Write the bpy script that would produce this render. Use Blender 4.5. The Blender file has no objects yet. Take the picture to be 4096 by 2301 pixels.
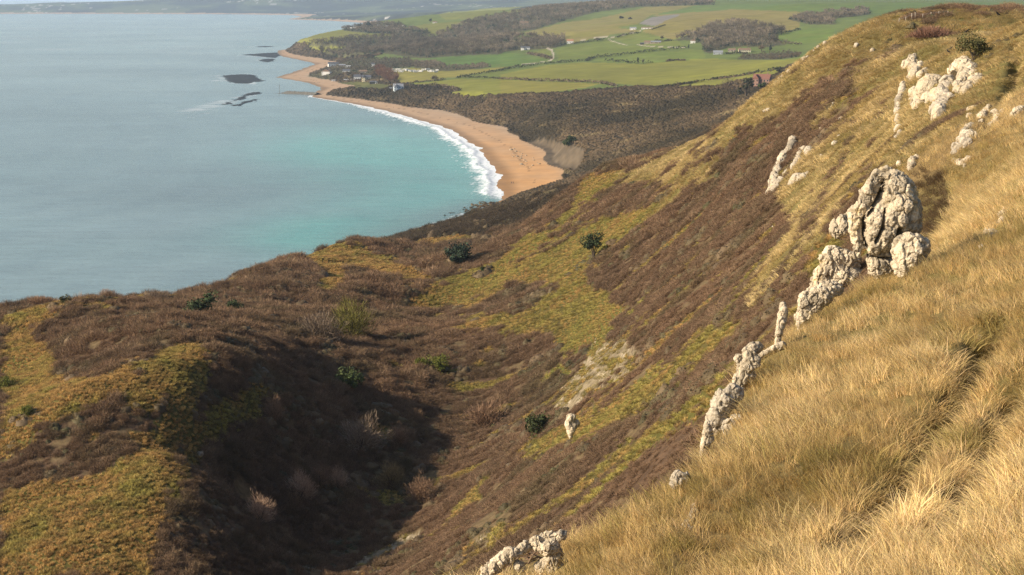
import math
HAZE_COL = (.62, .78, 1.0); HAZE_D = 3.7e-5
SUN_EL = math.radians(26.5); SUN_ROT = math.radians(-108); SUN_E = 5.0; SKY_S = .115; EXPO = .5
import bpy, bmesh, math, random
import numpy as np
from mathutils import Vector, Matrix, Euler
R = math.radians
random.seed(7)
rng = np.random.default_rng(11)
scene = bpy.context.scene
COL = scene.collection
# ------------------------------------------------------------------ camera
F = 1650.0; HC = 140.0; PITCH = R(10.0)
CP, SP = math.cos(PITCH), math.sin(PITCH)
DS = 2.51563                       # survey sheet scale -> 1024 wide
def ray(px, py):
    u = (px-512.0)/F; v = (287.5-py)/F
    return (u, CP+v*SP, -SP+v*CP)
def P(px, py, Y):
    """survey point: bearing and elevation angle of the spot plus its forward distance"""
    r = ray(px, py); k = Y/r[1]
    return (r[0]*k, Y, HC+r[2]*k)
def PD(x, y, Y):
    return P(x/DS, y/DS, Y)
def proj(x, y, z):
    dz = z-HC
    fw = y*CP-dz*SP; up = y*SP+dz*CP
    fw = np.maximum(fw, 0.01)
    return 512+F*x/fw, 287.5-F*up/fw
def W0(px, py, z=0.0):
    r = ray(px, py); k = (z-HC)/r[2]
    return (r[0]*k, r[1]*k)
# ------------------------------------------------------------------ noise
_perm = np.random.default_rng(5).permutation(4096).astype(np.int64)
def _h(ix, iy, s):
    return _perm[(_perm[(ix+s*131) & 4095]+iy) & 4095]
def pn(x, y, s=0):
    x = np.asarray(x, float); y = np.asarray(y, float)
    ix = np.floor(x).astype(np.int64); iy = np.floor(y).astype(np.int64)
    fx = x-ix; fy = y-iy
    u = fx*fx*fx*(fx*(fx*6-15)+10); v = fy*fy*fy*(fy*(fy*6-15)+10)
    def g(a, b):
        t = _h(ix+a, iy+b, s)*(2*math.pi/4096)
        return np.cos(t)*(fx-a)+np.sin(t)*(fy-b)
    n0 = g(0,0)*(1-u)+g(1,0)*u; n1 = g(0,1)*(1-u)+g(1,1)*u
    return (n0*(1-v)+n1*v)*1.5
def fbm(x, y, s=0, o=4, lac=2.03, gain=.5):
    a = 1.0; t = 0; n = 0
    for i in range(o):
        t = t+a*pn(x, y, s+i*7); n += a; a *= gain; x = x*lac+3.1; y = y*lac+1.7
    return t/n
def pn3(x, y, z, s=0):
    return (pn(x+z*.37, y+z*.71, s)+pn(y+x*.31, z-x*.23, s+3)+pn(z+y*.43, x-y*.19, s+5))*.62
def sst(a, b, x):
    t = np.clip((x-a)/(b-a), 0, 1); return t*t*(3-2*t)
def inpoly(px, py, poly):
    c = np.zeros(px.shape, bool); n = len(poly); j = n-1
    for i in range(n):
        xi, yi = poly[i]; xj, yj = poly[j]
        if yi != yj:
            c ^= ((yi > py) != (yj > py)) & (px < (xj-xi)*(py-yi)/(yj-yi)+xi)
        j = i
    return c
def polydist(x, y, pts):
    """distance to an open polyline, arc fraction along it"""
    best = np.full(x.shape, 1e18); at = np.zeros(x.shape)
    for i in range(len(pts)-1):
        ax, ay = pts[i][:2]; bx, by = pts[i+1][:2]
        dx, dy = bx-ax, by-ay; L = dx*dx+dy*dy+1e-9
        t = np.clip(((x-ax)*dx+(y-ay)*dy)/L, 0, 1)
        d = (x-ax-t*dx)**2+(y-ay-t*dy)**2
        m = d < best; best[m] = d[m]; at[m] = (i+t)[m]
    return np.sqrt(best), at
# ------------------------------------------------------------------ thin plate surfaces
class TPS:
    def __init__(self, pts, lam=0.0, sc=100.0):
        p = np.array(pts, float); self.sc = sc
        self.p = p[:, :2]/sc; n = len(p)
        d2 = ((self.p[:, None]-self.p[None])**2).sum(-1)
        K = np.where(d2 > 0, .5*d2*np.log(d2+1e-30), 0)+lam*np.eye(n)
        Q = np.c_[np.ones(n), self.p]
        A = np.block([[K, Q], [Q.T, np.zeros((3, 3))]])
        s = np.linalg.solve(A, np.r_[p[:, 2], 0, 0, 0])
        self.w = s[:n]; self.a = s[n:]
    def __call__(self, x, y):
        x = np.asarray(x, float)/self.sc; y = np.asarray(y, float)/self.sc
        o = self.a[0]+self.a[1]*x+self.a[2]*y
        for (qx, qy), w in zip(self.p, self.w):
            d2 = (x-qx)**2+(y-qy)**2
            o = o+w*.5*d2*np.log(d2+1e-12)
        return o
# mid ground: hillside, hollow, knolls, undercliff  (sheet x, sheet y, distance)
MID = [PD(*q) for q in [
 (2185,68,380),(1975,208,430),(1778,340,480),(1480,440,560),(1400,550,570),(1100,690,560),(1620,412,520),
 (1950,480,260),(1900,640,220),(1750,900,180),(1500,900,240),(1440,1085,195),(1000,1400,162),(1600,1200,140),(1300,1400,120),
 (1200,1000,320),(1100,1150,285),(700,1400,235),(1250,830,350),(900,1250,262),
 (500,865,260),(450,1050,222),(350,1300,200),(385,1440,186),(600,1100,262),(640,1440,238),(600,795,330),(420,830,300),(250,800,345),(300,900,285),(200,950,275),(250,1200,220),(350,1150,226),(150,1300,208),(480,960,245),(560,840,290),(650,900,275),
 (0,1447,195),(0,1200,225),(100,1000,262),(0,880,320),(0,770,390),
 (420,748,430),(200,760,405),(600,685,490),(740,650,550),(880,608,620),(1000,655,600),
 (1150,655,720),(1050,610,800),
 (700,800,400),(880,810,420),(500,775,385),(300,800,340),(1200,800,420),(1050,740,480),(1300,700,440),
 (1700,600,330),(1500,620,420),(1550,730,320),(2000,300,330),(2150,200,320),(2250,120,300),
 (2330,112,290),(2420,480,100),(2576,420,104),(2350,600,82),(2250,680,76),(2450,610,72),(2576,560,74),(2400,102,245),(2500,100,270),(2576,102,260),(2576,250,140),(2350,250,150),(2500,80,190),(2576,86,185),(2100,520,135),(2200,400,135),(2420,330,125),(2450,150,165),
 (1380,540,700),(1300,560,760),(1480,470,760),(2050,122,395)]]
MID += [(0,60,92),(-20,40,80),(10,92,106),(-30,100,72),(-24,160,68),(-28,200,60),(60,100,142),(90,190,138),(120,300,126),(150,420,132),(110,380,137),
        (-105,200,60),(60,20,150),(-40,0,80),(130,560,110),(90,560,92),(160,700,95),(60,640,70),(-150,320,56),(-150,420,44),(-112,500,38),(-100,560,34),(-88,640,26),(100,330,130)]
tps_mid = TPS(MID, lam=.022)
def zab(px, py, z):                 # point on a known height: forward distance follows
    x, y = W0(px/DS, py/DS, z); return (x, y, z)
FAR = [zab(*q) for q in [
 (1150,645,24),(1050,606,15),(1080,575,5),(1280,500,9),(1450,468,31),
 (1500,215,34),(1150,240,24),(1700,212,36),(1880,255,52),(2000,150,46),(1390,150,38),(1200,155,26),(1060,178,20),
 (1450,108,52),(1560,65,72),(1750,18,112),(2000,12,122),(2300,10,124),(2560,14,128),(1380,75,70),(1200,40,86),(1330,95,48),
 (870,90,46),(740,103,26),(935,64,60),(860,180,15),(820,212,8),(990,217,16),(1000,110,32),(1000,138,26),
 (1600,62,82),(1870,130,56),(1850,80,78),(2000,60,92),(1910,205,58),(1700,262,46),(1850,272,58),(1600,330,32),(1500,385,16),(1450,442,9),
 (1400,300,24),(1300,350,8),(1150,290,6),(1000,250,6),(1250,280,20),(900,235,8),(1050,62,40),(1150,45,66),
 (1380,440,5),(1650,380,45),(1100,235,20),(1500,180,36),(1300,200,26),(1750,170,40),(2200,80,84),(2400,40,104)]]
FAR += [(160,700,95),(60,640,70),(-60,700,30),(160,1000,80),(330,1300,90),(500,1300,110),(700,2500,90),(-20,880,26),
        (900,4300,124),(1800,4600,124),(1500,3000,115),(-600,5200,55),(0,6000,85),(800,6500,125),(2500,7000,135),(-400,7000,40),(0,9000,60),(-700,9500,35),
        (2000,11000,110),P(10,4.5,15000),P(70,3.5,15000),P(160,1.2,15000),P(260,-1,15000),P(400,-2,15200),P(520,-2,14500),P(300,9,14300),zab(860,42,30),zab(1000,38,60),zab(1120,24,75),P(320,0,17400),P(40,8,17400),(3000,16000,110),(5000,9000,110)]
tps_far = TPS(FAR, lam=.02, sc=1000.)
# near spur
NEAR = [PD(2576,1447,25),PD(2576,640,60),PD(1390,1345,50),PD(2230,690,72),PD(1785,1150,57),PD(2010,800,64),PD(2100,1000,46),PD(2400,800,56),PD(1700,1447,40),PD(2200,1300,33),
        (40,40,137.5),(6,-5,136)]
tps_near = TPS(NEAR, lam=.05)
def near_hit(sx, sy):
    r = ray(sx/DS, sy/DS); Y = np.linspace(15, 120, 1500); k = Y/r[1]
    d = HC+r[2]*k-tps_near(r[0]*k, Y); i = np.nonzero(d <= 0)[0]; i = i[0] if len(i) else 700
    return (float(r[0]*k[i]), float(Y[i]))
EDGE = [(-12,24)]+[near_hit(*q) for q in [(1110,1500),(1210,1440),(1400,1345),(1560,1305),(1700,1248),(1775,1160),(1800,1075),(1880,930),(1960,870),(2010,800),(2110,740),(2190,705)]]+[(19.5,80),(25,112),(30,128),(39,150),(60,185)]
def edge_side(x, y):
    """distance outside (down-hill of) the spur's rocky edge; 0 inside"""
    poly = [(-30,-40)]+EDGE+[(200,185),(200,-40)]
    ins = inpoly(x, y, poly)
    d, _ = polydist(x, y, EDGE)
    return np.where(ins, -d, d)
# ------------------------------------------------------------------ coast line (x, y, beach width, beach slope, cliff slope)
def cz(px, py, *k): return W0(px/DS, py/DS)+k
COAST = [(-300,-200,6,.1,1.1),(-250,150,6,.1,1.1),(-212,330,6,.1,1.1),(-185,415,6,.1,1.1),(-141,495,6,.1,1.1),(-137,580,6,.1,1.0),(-130,650,8,.1,.8),(-114,730,8,.1,.7),(-98,810,10,.1,.6),
 cz(940,616,6,.1,.6),cz(1090,566,8,.1,.6),cz(1205,526,12,.1,.6),cz(1268,503,50,.06,.8),cz(1258,440,60,.05,1.0),cz(1205,372,62,.05,.9),cz(1120,321,62,.05,.6),
 cz(1000,286,60,.045,.5),cz(890,261,48,.04,.3),cz(780,243,30,.05,.2),cz(795,231,30,.05,.2),cz(812,222,60,.04,.2),cz(770,207,60,.035,.2),cz(692,195,60,.03,.3),cz(735,183,50,.04,.3),
 cz(795,160,60,.04,.4),cz(745,149,60,.04,.5),cz(710,142,50,.04,.6),cz(698,136,40,.04,.8),cz(700,127,20,.05,.8),(-560,4900,20,.05,.5),(-380,5600,20,.05,.5),(-250,7300,40,.05,.3),
 cz(1040,62,120,.04,.35),cz(950,60,160,.04,.4),cz(830,52,120,.04,.4),cz(722,48.5,60,.04,.25),cz(760,42,60,.04,.3),cz(735,38,200,.04,.1),cz(600,36,200,.04,.08),cz(300,35,200,.04,.08),cz(-200,34.5,200,.04,.08),(-9000,14500,100,.04,.1)]
def coast_fields(x, y):
    sh = x.shape; x = x.ravel(); y = y.ravel()
    C = np.array(COAST)
    d, t = polydist(x, y, COAST)
    i = np.clip(t.astype(int), 0, len(C)-2); f = (t-i)[:, None]
    par = C[i, 2:]*(1-f)+C[i+1, 2:]*f
    ins = inpoly(x, y, [(c[0], c[1]) for c in COAST]+[(-9000,19000),(12000,19000),(12000,-400),(-300,-400)])
    s = np.where(ins, d, -d)
    return s.reshape(sh), par[:, 0].reshape(sh), par[:, 1].reshape(sh), par[:, 2].reshape(sh), t.reshape(sh)
def groove(x, y, pts, w, dep):
    d, _ = polydist(x, y, pts); return -dep*np.exp(-(d/w)**2)
TRENCH = [[PD(2500,905,53)[:2],PD(2440,1050,47)[:2],PD(2330,1200,41)[:2],PD(2230,1290,37)[:2],PD(2140,1400,33)[:2]],
          [PD(2576,1030,44)[:2],PD(2480,1160,38)[:2],PD(2390,1330,31)[:2]]]
PATHS_UP = [[PD(2560,180,150)[:2],PD(2520,240,135)[:2],PD(2490,300,122)[:2]],[PD(2555,150,165)[:2],PD(2575,230,130)[:2]]]
BUMPS = [(-92,350,16,3),(-75,300,14,3),(-40,405,16,3.5),(-64,455,12,2),(-20,455,14,-3),(-100,300,13,-3),(-25,505,12,3),(45,1000,55,-7),(0,965,60,-6),(-61,588,30,5.2),(-28,640,24,-3),(-38,470,20,2.5),(82,378,16,1.2),(92,352,13,-2.2),(66,196,14,1.5),(-16,548,20,-2.5),(28,575,20,3.0),(-100,395,14,-2.5)]
def height(x, y, detail=True):
    sh = np.shape(x); x = np.asarray(x, float).ravel(); y = np.asarray(y, float).ravel()
    out = np.zeros(x.shape)
    near = y < 330; far = y > 640; mid = y < 1000
    zm = np.zeros(x.shape); zf = np.zeros(x.shape)
    zm[mid] = tps_mid(x[mid], y[mid])
    zf[far] = tps_far(x[far], y[far])
    w = sst(660, 980, y+.25*x)
    z = zm*(1-w)+np.where(far, zf, 0)*w
    z = np.where(y >= 1000, zf, np.where(y <= 640, zm, z))
    for bx, by, br, bh in BUMPS:
        m = (abs(x-bx) < 3*br) & (abs(y-by) < 3*br)
        if m.any(): z[m] += bh*np.exp(-((x[m]-bx)**2+(y[m]-by)**2)/(br*br))
    # knobbly ground at several scales
    r = np.hypot(x, y)
    if detail:
        a = sst(90, 200, r)*(1-sst(900, 1500, r))
        bump = fbm(x/26, y/26, 3, 3)*2.3+fbm(x/9, y/9, 9, 3)*.75
        face = sst(-30, 10, x-(y-150)*.02)*(1-sst(500,700,y))   # the steep open face is smoother
        z = z+a*bump*(1-.72*face)
        # down-slope ribs and rills on the open face
        rib = fbm(y/16+.02*x, x/75+.01*y, 21, 3)
        z = z+a*face*rib*1.3
        zt = fbm(x/500, y/500, 31, 4)*9*sst(1500, 3500, r)
        z = z+zt+(fbm(x/80+y/300, y/100, 35, 3)*7+3*np.abs(pn(x/45+y/90, y/160, 37)))*sst(1000, 1200, r)*(1-sst(1750, 1950, y-.1*x))
    # near spur
    if near.any():
        xn, yn = x[near], y[near]
        zn = tps_near(xn, np.minimum(yn, 160))
        e = edge_side(xn, yn)
        if detail:
            e = e+fbm(xn/3.0, yn/3.0, 41, 2)*.7
            sc = .55*xn+yn*-.16
            zn = zn+fbm(xn/9, yn/9, 43, 3)*.55+.28*np.sin((sc*1.1+fbm(xn/8, yn/8, 47, 2)*2.5))*sst(-.3,.5,pn(xn/11,yn/11,48))+fbm(xn/1.6, yn/1.6, 53, 2)*.12
            for t in TRENCH: zn = zn+groove(xn, yn, t, .6, 1.15)
        zn = zn-np.maximum(e, 0)*1.7-np.maximum(e+2.2, 0)**2*.05*(e < 0)
        zn = zn-np.maximum(yn-74, 0)*.3
        zz = z[near]
        k = .8; hh = np.clip(.5+.5*(zn-zz)/k, 0, 1)
        z[near] = zz*(1-hh)+zn*hh+k*hh*(1-hh)*.5
    for t in PATHS_UP:
        m = (y > 110) & (y < 180)
        if m.any(): z[m] += groove(x[m], y[m], t, .7, .8)
    # coast
    s, bw, bs, cs, t = coast_fields(x, y)
    if detail:
        s = s+fbm(x/40, y/40, 61, 3)*np.minimum(8, bw*.25)
    bw2 = bw*(1+.25*fbm(x/120, y/120, 65, 2))
    prof = np.where(s < 0, np.maximum(s*.06, -4), np.minimum(s, bw2)*bs+np.maximum(s-bw2, 0)*cs)
    k = 1.0
    z = np.where(s < bw2, np.minimum(np.maximum(z, prof), prof), np.minimum(z, prof))
    return z.reshape(sh)
def hits(pxs, pys, ymin=5, ymax=16000, n=900):
    """where the sight lines first meet the ground"""
    out = []
    Y = np.geomspace(ymin, ymax, n)
    for px, py in zip(pxs, pys):
        r = ray(px, py); k = Y/r[1]
        X = r[0]*k; Z = HC+r[2]*k
        g = height(X, Y)
        b = np.nonzero(Z <= np.maximum(g, 0))[0]
        if len(b) == 0: out.append((X[-1], Y[-1], max(g[-1], 0))); continue
        i = b[0]
        if i == 0: out.append((X[0], Y[0], g[0])); continue
        Y2 = np.linspace(Y[i-1], Y[i], 40); k2 = Y2/r[1]; g2 = np.maximum(height(r[0]*k2, Y2), 0)
        j = np.nonzero(HC+r[2]*k2 <= g2)[0]; j = j[0] if len(j) else 39
        out.append((r[0]*k2[j], Y2[j], g2[j]))
    return out
def hitd(x, y, ymin=5, ymax=16000):
    return hits([x/DS], [y/DS], ymin, ymax)[0]
# ------------------------------------------------------------------ land cover, traced on the sheet (sheet polygon, ymin, ymax)
def Z2(*p): return [(629+a*.2441, b*.2441) for a, b in p]
def Z3(*p): return [(1257.8+a*.2930, b*.2930) for a, b in p]
TUSS = [
 ([(0,1235),(120,1215),(215,1200),(330,1150),(395,1085),(425,1000),(345,925),(400,885),(480,855),(525,880),(520,960),(485,1060),(450,1130),(415,1250),(385,1460),(0,1460)],0,400),
 ([(0,800),(90,765),(165,740),(235,735),(190,765),(75,850),(150,880),(140,940),(250,945),(330,910),(380,900),(330,960),(280,1000),(120,1080),(60,1130),(0,1160)],0,420),
 ([(290,970),(400,930),(420,990),(380,1050),(320,1030)],0,420),
 ([(560,1000),(640,960),(700,1000),(640,1060),(520,1130),(470,1200),(430,1320),(420,1240),(470,1080)],0,330),
 ([(735,655),(790,622),(890,605),(960,640),(1085,680),(1090,700),(1040,725),(960,700),(900,685),(820,690),(760,668)],0,900),
 ([(480,735),(530,700),(650,690),(600,715),(520,735)],0,700),([(780,700),(860,675),(880,715),(840,740),(790,735)],0,700),
 ([(990,627),(1060,602),(1160,590),(1250,600),(1130,620),(1010,633)],600,1000),([(1180,605),(1260,585),(1330,580),(1250,612)],600,1000),
 ([(1395,575),(1440,500),(1475,437),(1570,425),(1560,470),(1500,505),(1440,575),(1300,668),(1150,745),(1080,790),(1010,770),(1100,705),(1230,665),(1310,600)],0,900),
 ([(1150,740),(1300,670),(1480,560),(1660,505),(1590,600),(1470,690),(1570,770),(1540,850),(1425,905),(1390,835),(1280,850),(1130,825),(1210,790),(1290,790),(1400,730),(1300,720),(1180,775),(1080,800)],0,700),
 ([(1335,965),(1420,905),(1430,945),(1350,975)],0,500),
 ([(420,725),(470,720),(450,760),(300,770),(180,775),(220,760)],0,600),
 ([(1270,1140),(1500,1030),(1700,900),(1850,795),(1880,815),(1720,950),(1590,1050),(1500,1095),(1330,1160)],60,400),
 ([(1430,1240),(1600,1095),(1830,945),(1840,1000),(1650,1115),(1470,1225),(1180,1400),(1150,1390)],60,400),
 ([(2060,600),(2140,560),(2170,520),(2120,640),(2040,720),(2030,680)],60,300),
]
STRAW = [
 ([(1480,440),(1560,425),(1680,375),(1760,325),(1900,230),(1975,165),(2045,90),(2130,40),(2240,40),(2150,150),(2080,240),(1960,300),(1850,345),(1780,395),(1700,470),(1600,470),(1500,470)],0,900),
 ([(2120,30),(2600,30),(2600,640),(2340,720),(2340,430),(2220,420),(2150,470),(2060,600),(2010,700),(1975,690),(2060,560),(2110,440),(2160,330),(2150,230)],60,700),
 ([(1640,520),(1700,470),(1800,395),(1830,400),(1730,490),(1600,600)],60,700),
 ([(2090,260),(2190,250),(2140,360),(2060,520),(1990,560),(1960,480),(2040,350)],60,700),
 ([(1900,700),(2000,560),(2040,560),(1960,680),(1880,790)],60,300),
]
SCREE = [([(1375,1030),(1430,965),(1490,870),(1560,850),(1610,880),(1570,940),(1500,985),(1420,1040)],0,400),
         ([(880,1430),(960,1370),(1040,1335),(1060,1350),(960,1420),(860,1460)],0,300),([(1180,1385),(1220,1355),(1240,1360),(1200,1390)],0,300)]
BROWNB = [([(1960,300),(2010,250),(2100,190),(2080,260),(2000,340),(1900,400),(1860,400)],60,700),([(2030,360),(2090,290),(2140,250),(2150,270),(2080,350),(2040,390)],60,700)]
LITSCRUB = [([(1500,215),(1700,215),(1880,250),(1840,285),(1600,300),(1400,270)],900,2100)]
CLIFFCLAY = [([(1380,415),(1420,388),(1468,370),(1472,388),(1435,412),(1395,430)],900,1700),([(1290,365),(1370,350),(1460,370),(1470,400),(1450,430),(1370,420),(1300,385)],900,1700)]
WOODS = {
 'crest': ('dark wood of pines and bare trees on the headland crest','wood', Z2((920,300),(1190,238),(1550,245),(1625,290),(1855,330),(1850,352),(1640,360),(1200,340),(1000,322)),3900,4900, 9, .7),
 'belt': ('narrow belt of bare grey trees between two headland fields','wood', Z2((590,460),(1000,395),(1500,368),(1640,355),(2170,420),(2170,480),(1800,470),(1400,452),(1000,480),(600,478)),3000,4600, 9, .25),
 'belt_low': ('long dark belt of tall bare trees above the village','wood', Z2((700,545),(1000,488),(1350,460),(1800,425),(2170,432),(2576,470),(2576,550),(1810,600),(1640,590),(1390,548),(900,600)),2600,4400, 11, .3),
 'hill': ('broad brown winter wood climbing the hill behind the village','wood', [(1187,52),(1270,36),(1420,9),(1560,2),(1780,4),(1800,12),(1600,18),(1500,30),(1420,52),(1345,75),(1270,85),(1290,92),(1420,95),(1425,112),(1390,122),(1280,128),(1250,138),(1180,132),(1160,100),(1090,92)],2500,5600, 11, .25),
 'farm': ('rounded bare grey wood on the knoll behind the cream farmhouse','wood', Z3((1490,345),(1640,300),(1840,210),(2030,190),(2250,230),(2440,275),(2290,330),(2460,385),(2300,405),(2080,400),(1960,405),(1800,460),(1750,440),(1730,370),(1600,345)),2400,3300, 11, .2),
 'top': ('small grey wood on the hilltop beyond the grassy peak','wood', [(1980,48),(2030,38),(2180,24),(2190,36),(2080,50),(2110,62),(2040,62)],2500,4500, 9, .2),
 'copse': ('low strip of bare willows in the field below the farmhouse','wood', Z3((2030,512),(2100,470),(2450,448),(2576,465),(2560,490),(2400,512)),1900,2800, 4, .2),
 'village': ('dark trees and garden bushes around the seaside houses','wood', Z2((440,765),(560,700),(700,680),(860,620),(1000,600),(1640,600),(1700,690),(1500,705),(1300,705),(1230,790),(1150,760),(960,760),(830,815),(700,830),(560,790)),2300,3300, 4, .5),
 'lane': ('rounded row of reddish bare trees beside the village lane','wood', Z2((1290,700),(1350,705),(1510,790),(1515,835),(1440,855),(1320,800),(1280,740)),2200,3000, 8, .05),
 'brake': ('line of brown bushes along the field beyond the caravans','wood', Z2((1640,640),(1900,640),(2060,690),(2400,665),(2500,690),(2300,715),(2060,735),(1960,730),(1700,700)),2300,3100, 5, .2),
}
SHRUBCOAST = [Z2((290,520),(335,440),(420,452),(580,458),(620,520),(850,545),(920,600),(740,640),(400,580),(330,565)),
              [(740,182),(760,172),(830,160),(945,165),(940,195),(900,205),(840,208),(800,200)]]
YARD = [([(1240,0),(1241,0),(1241,1)],0,1)]
QUARRY = Z3((1245,172),(1300,150),(1545,118),(1530,140),(1450,165),(1330,225),(1255,212),(1190,205))
FIELDS = [  # (sheet polygon, ymin, ymax, tint)
 (Z2((390,440),(700,335),(960,310),(1200,345),(1640,355),(1500,366),(1000,400),(590,462),(430,462)),3700,4800,(.150,.170,.035),'pasture sloping up the headland'),
 (Z2((600,480),(1000,470),(990,495),(730,535),(620,515)),3000,4600,(.165,.190,.040),'small field'),
 (Z2((1620,280),(1900,235),(2280,215),(2290,250),(2200,300),(2000,350),(1860,350),(1850,325)),3300,5600,(.145,.165,.035),'pasture'),
 (Z2((880,605),(1370,545),(1300,560),(900,618)),2700,4000,(.10,.13,.04),'strip of grass'),
 (Z2((1640,630),(1810,602),(2576,545),(2900,580),(2700,640),(2500,690),(2060,690),(1900,660),(1700,650)),2300,3400,(.075,.15,.035),'deep green field'),
 (Z2((1370,712),(1700,700),(1960,732),(2080,735),(2576,695),(2700,690),(2120,800),(2010,800),(1600,865),(1520,850),(1510,800),(1420,740)),2100,3000,(.19,.19,.045),'yellowed pasture behind the caravans'),
 (Z2((1590,885),(1620,870),(1880,840),(2120,812),(2576,815),(3200,850),(3100,905),(2576,975),(2200,1010),(2050,965),(2150,930),(1900,880)),1800,2800,(.165,.19,.035),'bright pasture above the bushy cliff'),
 (Z2((2130,805),(2300,770),(2576,730),(2900,700),(3400,735),(3500,775),(3200,795),(2576,812)),2000,3000,(.11,.155,.035),'long field'),
 (Z3((0,640),(420,555),(740,535),(1200,548),(1760,500),(2030,515),(2420,515),(2576,500),(2440,590),(2300,615),(1380,748),(1320,750),(1050,722),(850,708),(250,688),(0,675)),1500,3100,(.165,.185,.035),'largest green field'),
 (Z3((0,690),(250,695),(860,718),(730,752),(400,800),(0,815)),1600,2500,(.185,.19,.04),'yellow-green field at the cliff top'),
 (Z3((1390,752),(2420,598),(2400,640),(2100,690),(1900,730),(1660,748)),1400,2600,(.155,.175,.035),'narrow field'),
 (Z3((0,450),(130,450),(400,520),(180,548),(0,572)),2200,3200,(.085,.16,.035),'small rich green field'),
 (Z3((240,460),(400,415),(440,440),(440,490),(360,470)),2500,3400,(.13,.165,.04),'paddock'),
 (Z3((470,420),(920,345),(1090,388),(1600,415),(1250,450),(800,500),(500,510)),2300,3500,(.12,.17,.035),'field'),
 (Z3((780,520),(1250,455),(1610,425),(1740,430),(1770,495),(1200,546),(900,530)),2200,3200,(.125,.185,.04),'field'),
 (Z3((950,325),(1210,275),(1500,335),(1590,400),(1260,393),(1090,380)),2700,3600,(.12,.165,.035),'field'),
 (Z3((200,280),(560,192),(800,165),(1060,110),(1250,60),(1700,45),(1300,130),(1180,205),(1010,235),(1210,265),(920,305),(620,370),(320,310)),2800,5200,(.165,.17,.045),'hillside pasture'),
 (Z3((1300,130),(1600,100),(2000,80),(2576,95),(2576,230),(2450,280),(2250,225),(2030,185),(1840,205),(1640,295),(1480,340),(1210,270),(1330,225),(1450,165)),2700,5000,(.175,.17,.05),'rough hillside pasture'),
 (Z3((2290,330),(2440,290),(2700,240),(2900,240),(2800,350),(2576,375),(2460,380)),2000,3600,(.10,.165,.035),'green field'),
 (Z3((1700,45),(2000,35),(2900,35),(3700,20),(4600,20),(4600,120),(3000,130),(2576,100),(2000,80),(1300,130)),3200,6000,(.095,.16,.04),'hilltop field'),
 ([(1190,52),(1270,30),(1330,12),(1420,8),(1270,38)],4000,7500,(.13,.165,.04),'distant field'),
 ([(1100,35),(1180,20),(1350,4),(1390,4),(1270,26),(1190,48),(1120,50)],4500,9000,(.14,.17,.045),'distant field'),
 (Z2((680,900),(760,850),(1000,835),(1230,850),(1400,870),(1480,880),(1370,930),(1000,905),(800,900)),2200,2900,(.085,.10,.035),'rough green behind the beach'),
]
HEDGES = [  # (sheet polyline, ymin, ymax, width, height, label)
 (Z3((0,612),(90,590),(180,578),(420,548),(520,540),(740,527),(800,500),(1000,478),(1250,448),(1400,432),(1610,412)),1900,3300,7,5,'long dark hedge winding between the middle fields to the farm wood'),
 (Z3((240,462),(330,480),(440,508)),2200,3300,8,5,'bushy dark hedge dropping to the pale track'),
 (Z3((0,682),(140,684),(250,693),(600,702),(850,712),(960,735),(1000,745)),1500,2600,6,4,'brown hedge above the yellow-green cliff-top field'),
 (Z3((1330,758),(1700,705),(2050,650),(2420,592)),1400,2500,4,3,'straight dark hedge running up to the red-roofed house'),
 (Z3((1000,325),(1060,305),(1200,283)),2700,3700,5,5,'scattered hedge below the quarry track'),
 (Z3((620,378),(760,358),(900,335)),2500,3600,6,4,'hedge beside the red-roofed cottage'),
 (Z3((900,525),(1010,532),(1060,538),(1150,545),(1300,540)),2100,3000,5,5,'broken row of trees in the light green field'),
 (Z3((1430,530),(1500,520),(1590,522)),2100,3000,4,3,'pale bare thicket in the light green field'),
 (Z3((1480,350),(1400,356),(1330,362)),2500,3500,4,4,'short hedge behind the barns'),
 (Z3((2330,300),(2440,285),(2576,255)),2200,3600,5,4,'hedge along the green field right of the farm wood'),
 (Z3((2300,340),(2400,372),(2576,382)),2000,3400,8,5,'brown hedge below the green field right of the farm wood'),
 (Z3((1940,465),(2040,458),(2120,466)),2200,3000,5,4,'dark hedge in front of the cream farmhouse'),
 (Z2((2120,808),(2300,775),(2576,732)),2000,3000,5,4,'hedge curving up between yellow and green fields'),
 (Z2((2130,800),(2350,800),(2576,812)),2000,3000,4,3,'low hedge under the long green field'),
 (Z2((1600,868),(1740,850),(1900,836),(2000,822)),2000,2800,4,3,'brown hedge below the yellowed pasture'),
 (Z2((1590,905),(1750,895),(1900,885),(2080,925),(2150,940)),1900,2600,8,5,'rounded dark hedge right of the pale blue house'),
 (Z3((1300,255),(1420,216)),3000,4000,3,2,'thin hedge beside the quarry'),
]
TRACKS = [  # (polyline, half width in sheet units, ymin, ymax, label)
 (Z3((1090,388),(1020,372),(955,350),(925,335),(960,322),(1060,300),(1130,280),(1210,266)),.9,2400,3900,'pale farm track bending over the green hill'),
 (Z3((405,412),(448,430),(455,460),(460,490),(440,515)),2.0,2200,3300,'wide pale chalk track below the lower wood'),
 (Z3((440,517),(400,525),(300,540),(190,552)),.8,2100,3100,'narrow path under the hedge'),
 (Z3((690,348),(800,328),(920,312)),.7,2600,3700,'faint grassy track'),
 (Z3((1180,382),(1260,395),(1400,403),(1600,407)),.8,2500,3400,'track from the barns to the farm wood'),
 (Z2((1275,760),(1290,800),(1330,830),(1440,865)),1.6,2100,2900,'village lane'),
 (Z2((660,705),(635,735),(650,750)),1.5,2300,3100,'sandy slipway down to the beach'),
]
C_NEAR, C_STRAW, C_TUSS, C_SCRUB, C_SCREE, C_BROWN, C_SAND, C_CLAY, C_DSCRUB, C_WOOD, C_QUARRY, C_FARM, C_FAR, C_SEABED = range(14)
C_FIELD = 100; C_TRACK = 200
WKEYS = list(WOODS)
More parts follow.
